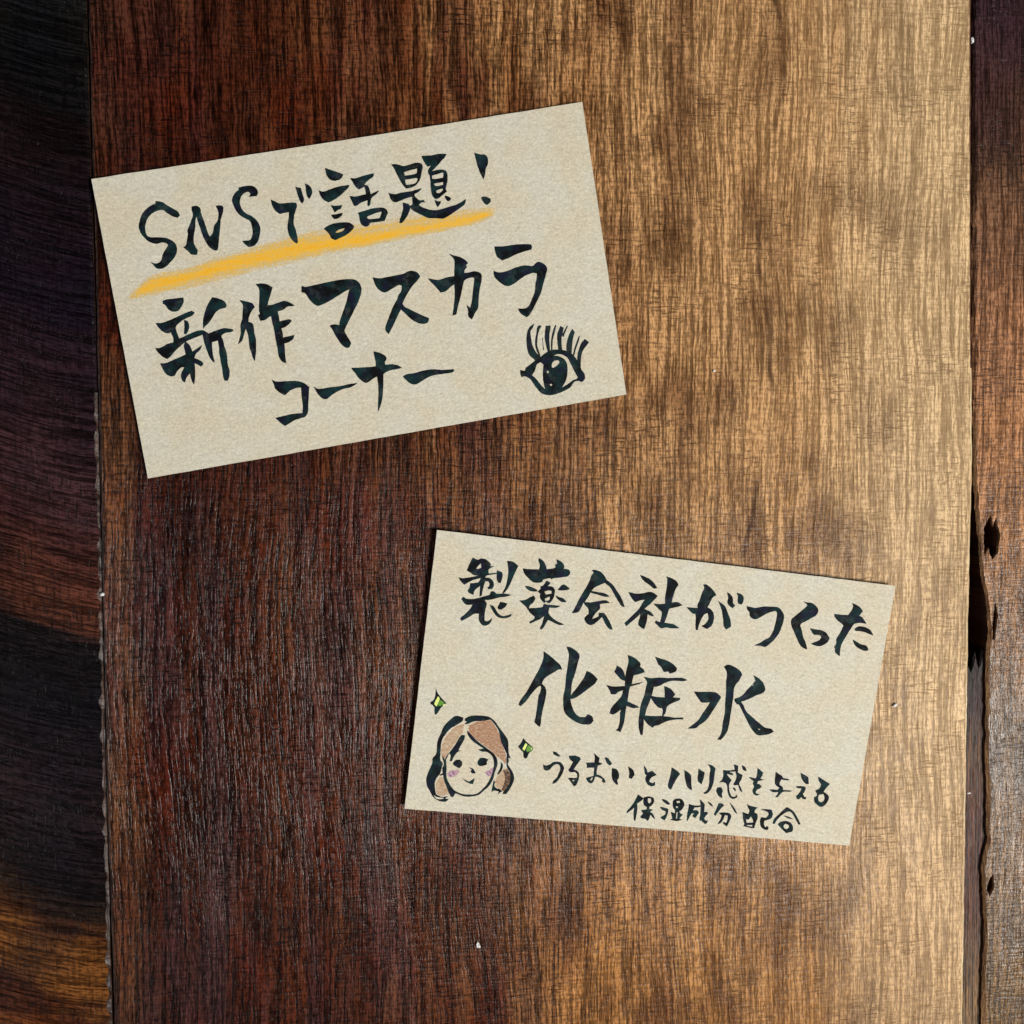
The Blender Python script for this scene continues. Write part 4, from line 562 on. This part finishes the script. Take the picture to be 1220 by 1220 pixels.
    (2, 'sg', '', '-23.03,-12.47 -22.51,-12.67 -22.14,-12.96 -22.03,-13.20 -22.40,-13.56 -23.03,-13.79 -23.31,-13.57 -23.21,-12.98'),
    (2, 'sp', '', '-22.41,-12.90 -22.22,-12.89 -22.18,-13.21 -22.39,-13.27'),
]
UNDERLINE = [(-42.86, 5.97, -42.61, 5.01), (-38.55, 8.65, -39.27, 5.07), (-35.09, 9.31, -35.92, 5.13), (-31.3, 9.23, -32.09, 5.27), (-27.32, 10.05, -28.2, 5.63), (-21.02, 10.89, -21.94, 6.23), (-14.71, 11.59, -15.68, 6.61), (-9.93, 12.23, -10.96, 6.93), (-4.91, 12.36, -5.88, 7.36), (0.41, 12.3, -0.52, 7.44), (4.14, 12.02, 3.3, 7.61), (7.33, 12.15, 6.49, 7.73), (10.84, 12.23, 10.03, 7.95), (15.23, 11.85, 14.51, 8.02), (20.8, 11.61, 20.16, 8.23), (24.01, 11.58, 23.47, 8.66), (26.4, 11.37, 25.89, 9.54)]

def cat(p0, p1, p2, p3, t):
    return 0.5 * ((2 * p1) + (p2 - p0) * t + (2 * p0 - 5 * p1 + 4 * p2 - p3) * t * t + (3 * p1 - p0 - 3 * p2 + p3) * t ** 3)

def smooth_ring(pts, sub=4, corner=52, amp=0.045, seed=0.0, grow=0.0, hole=False):
    """round the soft bends of a brush outline, keep its sharp tips, roughen the edge a little"""
    pts = [Vector(p) for p in pts]
    n = len(pts)
    sharp = []
    for i in range(n):
        a, b = pts[i] - pts[i - 1], pts[(i + 1) % n] - pts[i]
        sharp.append(a.length < 1e-6 or b.length < 1e-6 or math.degrees(a.angle(b)) > corner)
    out = []
    for i in range(n):
        p1, p2 = pts[i], pts[(i + 1) % n]
        p0 = pts[i - 1] if not sharp[i] else p1 - (p2 - p1) * 0.5
        p3 = pts[(i + 2) % n] if not sharp[(i + 1) % n] else p2 + (p2 - p1) * 0.5
        for k in range(sub):
            out.append(cat(p0, p1, p2, p3, k / sub))
    if grow:
        ccw = ring_area(out) > 0
        out = [Vector(q) for q in inset(out, -grow if ccw != hole else grow)]
    res = []
    for p in out:
        q = mnoise.noise_vector(Vector((p.x * 2.6, p.y * 2.6, seed)))
        res.append((p.x + q.x * amp, p.y + q.y * amp))
    return res

def card_z(bend, x, y):
    a, b, c = bend
    return 1.05 + a * (x / 45.0) ** 2 + b * (x / 45.0) + c * (y / 27.0)

def sheet(name, ringsets, bend, off, mat, parent, seed=0.0, amp=0.045, label=None, step=0.0022, grow=0.0):
    """thin layer of ink or pencil lying on the curved card"""
    verts, faces = [], []
    for k, rings in enumerate(ringsets):
        rr = [smooth_ring(r, seed=seed, amp=amp, grow=grow, hole=h > 0) for h, r in enumerate(rings)]
        base = len(verts)
        flat = [p for r in rr for p in r]
        verts += [(x, y, card_z(bend, x, y) + off + k * step) for x, y in flat]
        for t in tessellate_polygon([[Vector((x, y, 0)) for x, y in r] for r in rr]):
            a, b, c = (Vector(flat[i]) for i in t)
            if (b - a).cross(c - a) < 0: t = (t[0], t[2], t[1])
            faces.append(tuple(base + i for i in t))
    o = link(name, mesh(name, verts, faces), mat, parent)
    if label: o['label'] = label
    return o

def parse(s):
    return [[[tuple(float(v) for v in p.split(',')) for p in r.split()] for r in poly.split('|')] for poly in s.split(';')]

def make_card(info, bend, label, seed):
    root = bpy.data.objects.new("handwritten_card", None)
    COL.objects.link(root)
    root.location = (info['loc'][0] * MM, info['loc'][1] * MM, 0)
    root.rotation_euler = (0, 0, info['rot'])
    root['label'] = label
    root['category'] = 'card'
    root['group'] = 'handwritten cards on the planks'
    tl, tr, br, bl = [Vector(c) for c in info['corners']]
    NU, NV, TH = 60, 36, 0.32
    verts, faces = [], []
    for layer in (0, 1):
        for j in range(NV + 1):
            for i in range(NU + 1):
                u, v = i / NU, j / NV
                p = (bl.lerp(br, u)).lerp(tl.lerp(tr, u), v)
                if i in (0, NU) or j in (0, NV):
                    q = mnoise.noise_vector(Vector((p.x * 0.5, p.y * 0.5, seed)))
                    p = p + Vector((q.x, q.y)) * 0.05
                verts.append((p.x, p.y, card_z(bend, p.x, p.y) - layer * TH))
    W = NU + 1
    L = W * (NV + 1)
    for j in range(NV):
        for i in range(NU):
            a = j * W + i
            faces.append((a, a + 1, a + W + 1, a + W))
            faces.append((L + a, L + a + W, L + a + W + 1, L + a + 1))
    for i in range(NU):
        a = i; faces.append((L + a, L + a + 1, a + 1, a))
        a = NV * W + i; faces.append((a, a + 1, L + a + 1, L + a))
    for j in range(NV):
        a = j * W; faces.append((a, a + W, L + a + W, L + a))
        a = j * W + NU; faces.append((L + a, L + a + W, a + W, a))
    link("paper", mesh("paper", verts, faces), M_PAPER, root)
    return root

BEND = {1: (0.34, 0.16, -0.14), 2: (0.38, -0.12, 0.12)}
ROOT = {1: make_card(CARD1, BEND[1], 'larger-lettered paper card with an orange underline and a drawn eye, tilted up to the right', 1.0),
        2: make_card(CARD2, BEND[2], 'paper card with a drawn girl\'s face and two green sparkles, lower of the two cards', 7.0)}

drawn = {}
for num, (k, kind, lab, data) in enumerate(INK):
    polys, root, bend = parse(data), ROOT[k], BEND[k]
    sd = num * 1.7
    if kind == 'c':
        sheet("written_character", polys, bend, 0.030, M_INK, root, sd, label="black brush-written " + lab, grow=0.03)
    elif kind == 'eye':
        drawn['eye'] = sheet("drawn_eye", polys, bend, 0.030, M_INK, root, sd, label="brush drawing of a wide open eye")
    elif kind == 'lash':
        sheet("eyelash", polys, bend, 0.034 + 0.0006 * (num % 12), M_INKTHIN, drawn['eye'], sd, 0.03)
    elif kind == 'face':
        drawn['face'] = sheet("drawn_face", polys, bend, 0.034, M_INK, root, sd, 0.03, label="ink drawing of a smiling girl with bobbed brown hair")
    elif kind in ('facel', 'feye', 'fnose', 'fmouth', 'hairR', 'hairL', 'hairD', 'cheek', 'cheekl'):
        nm, mt, off = {'facel': ("face_line", M_INK, 0.037), 'feye': ("eye", M_INK, 0.036), 'fnose': ("nose", M_INK, 0.036),
                       'fmouth': ("mouth", M_INK, 0.036), 'hairR': ("hair_colour", M_HAIR_R, 0.016), 'hairL': ("hair_colour", M_HAIR_L, 0.013),
                       'hairD': ("hair_shade", M_HAIR_D, 0.020), 'cheek': ("cheek_blush", M_PINK, 0.014), 'cheekl': ("blush_stroke", M_VIOLET, 0.024)}[kind]
        sheet(nm, polys, bend, off + 0.0004 * (num % 7), mt, drawn['face'], sd, 0.03)
    elif kind == 'spark':
        drawn['spark'] = sheet("sparkle", polys, bend, 0.030, M_INK, root, sd, 0.02, label="four-pointed green sparkle outlined in black")
    else:
        nm, mt, off = {'sy': ("lime_facet", M_LIME, 0.036), 'sg': ("green_facet", M_GREEN, 0.033), 'sp': ("pale_facet", M_PALE, 0.039)}[kind]
        sheet(nm, polys, bend, off, mt, drawn['spark'], sd, 0.02)

# orange pencil underline: a strip with more pigment along its upper middle
def underline():
    rows = []
    n = len(UNDERLINE)
    for i in range(n - 1):
        p = [UNDERLINE[max(0, min(n - 1, i + d))] for d in (-1, 0, 1, 2)]
        for k in range(5):
            t = k / 5
            rows.append([cat(p[0][c], p[1][c], p[2][c], p[3][c], t) for c in range(4)])
    rows.append(list(UNDERLINE[-1]))
    NVV = 10
    verts, faces, cov = [], [], []
    for i, r in enumerate(rows):
        s = i / (len(rows) - 1)
        top, bot = Vector(r[:2]), Vector(r[2:])
        mid = (top + bot) / 2
        top = mid + (top - mid) * 1.12; bot = mid + (bot - mid) * 1.12
        for j in range(NVV + 1):
            v = j / NVV
            p = top.lerp(bot, v)
            verts.append((p.x, p.y, card_z(BEND[1], p.x, p.y) + 0.012))
            edge = min(1.0, min(v, 1 - v) / 0.26)
            ridge = math.exp(-((v - (0.56 - 0.10 * math.sin(s * 7))) / 0.17) ** 2)
            ends = min(1.0, s / 0.05) * min(1.0, (1 - s) / 0.05)
            fade = 1.0 - 0.28 * max(0.0, s - 0.45)
            cov.append((0.46 * edge + 0.46 * ridge + 0.04) * fade * (0.25 + 0.75 * ends) if 0 < v < 1 else -0.4)
    for i in range(len(rows) - 1):
        for j in range(NVV):
            a = i * (NVV + 1) + j
            faces.append((a, a + 1, a + NVV + 2, a + NVV + 1)[::-1])
    me = mesh("underline", verts, faces)
    at = me.attributes.new("cover", 'FLOAT', 'POINT')
    at.data.foreach_set("value", cov)
    o = link("underline", me, M_CRAYON, ROOT[1])
    o['label'] = 'orange coloured pencil stroke under the top line'
underline()

# ------------------------------------------------------------------ crumbs of dust on the wood
def crumb(x, y, z, sx, sy, rot, label, seed):
    import bmesh
    bm = bmesh.new()
    bmesh.ops.create_icosphere(bm, subdivisions=2, radius=1.0)
    for v in bm.verts:
        k = 1 + 0.55 * mnoise.noise(v.co * 1.7 + Vector((seed, 0, 0)))
        v.co = Vector((v.co.x * sx, v.co.y * sy, v.co.z * min(sx, sy) * 0.8)) * k * MM
    me = bpy.data.meshes.new("crumb")
    bm.to_mesh(me); bm.free()
    o = link("crumb", me, M_CRUMB)
    o.location = (x * MM, y * MM, z * MM)
    o.rotation_euler = (0, 0, rot)
    o['label'] = label
    o['category'] = 'crumb'
    o['group'] = 'white crumbs on the wood'
crumb(9.64, -91.25, 0.30, 0.40, 0.58, 0.30, 'white crumb on the dark wood below the two cards', 0.0)
crumb(110.08, 85.59, -0.30, 0.30, 0.61, 0.00, 'white crumb wedged in the joint near the top of the right plank', 3.3)
crumb(94.50, -47.03, 0.30, 0.54, 0.29, 0.50, 'white crumb beside the right edge of the lower card', 6.6)
crumb(-59.09, -21.03, -0.20, 0.40, 0.36, 0.40, 'pale crumb on the left joint between the dark planks, upper of the two there', 9.9)
crumb(-58.33, -34.52, -0.20, 0.43, 0.22, 0.10, 'pale crumb on the left joint between the dark planks, lower of the two there', 13.2)
crumb(57.09, 20.11, 0.25, 0.25, 0.22, 0.40, 'tiny white crumb on the brown wood right of the upper card', 16.5)
crumb(110.58, -65.87, 0.10, 0.36, 0.16, 0.10, 'thin pale crumb on the edge of the gap at the right', 19.8)
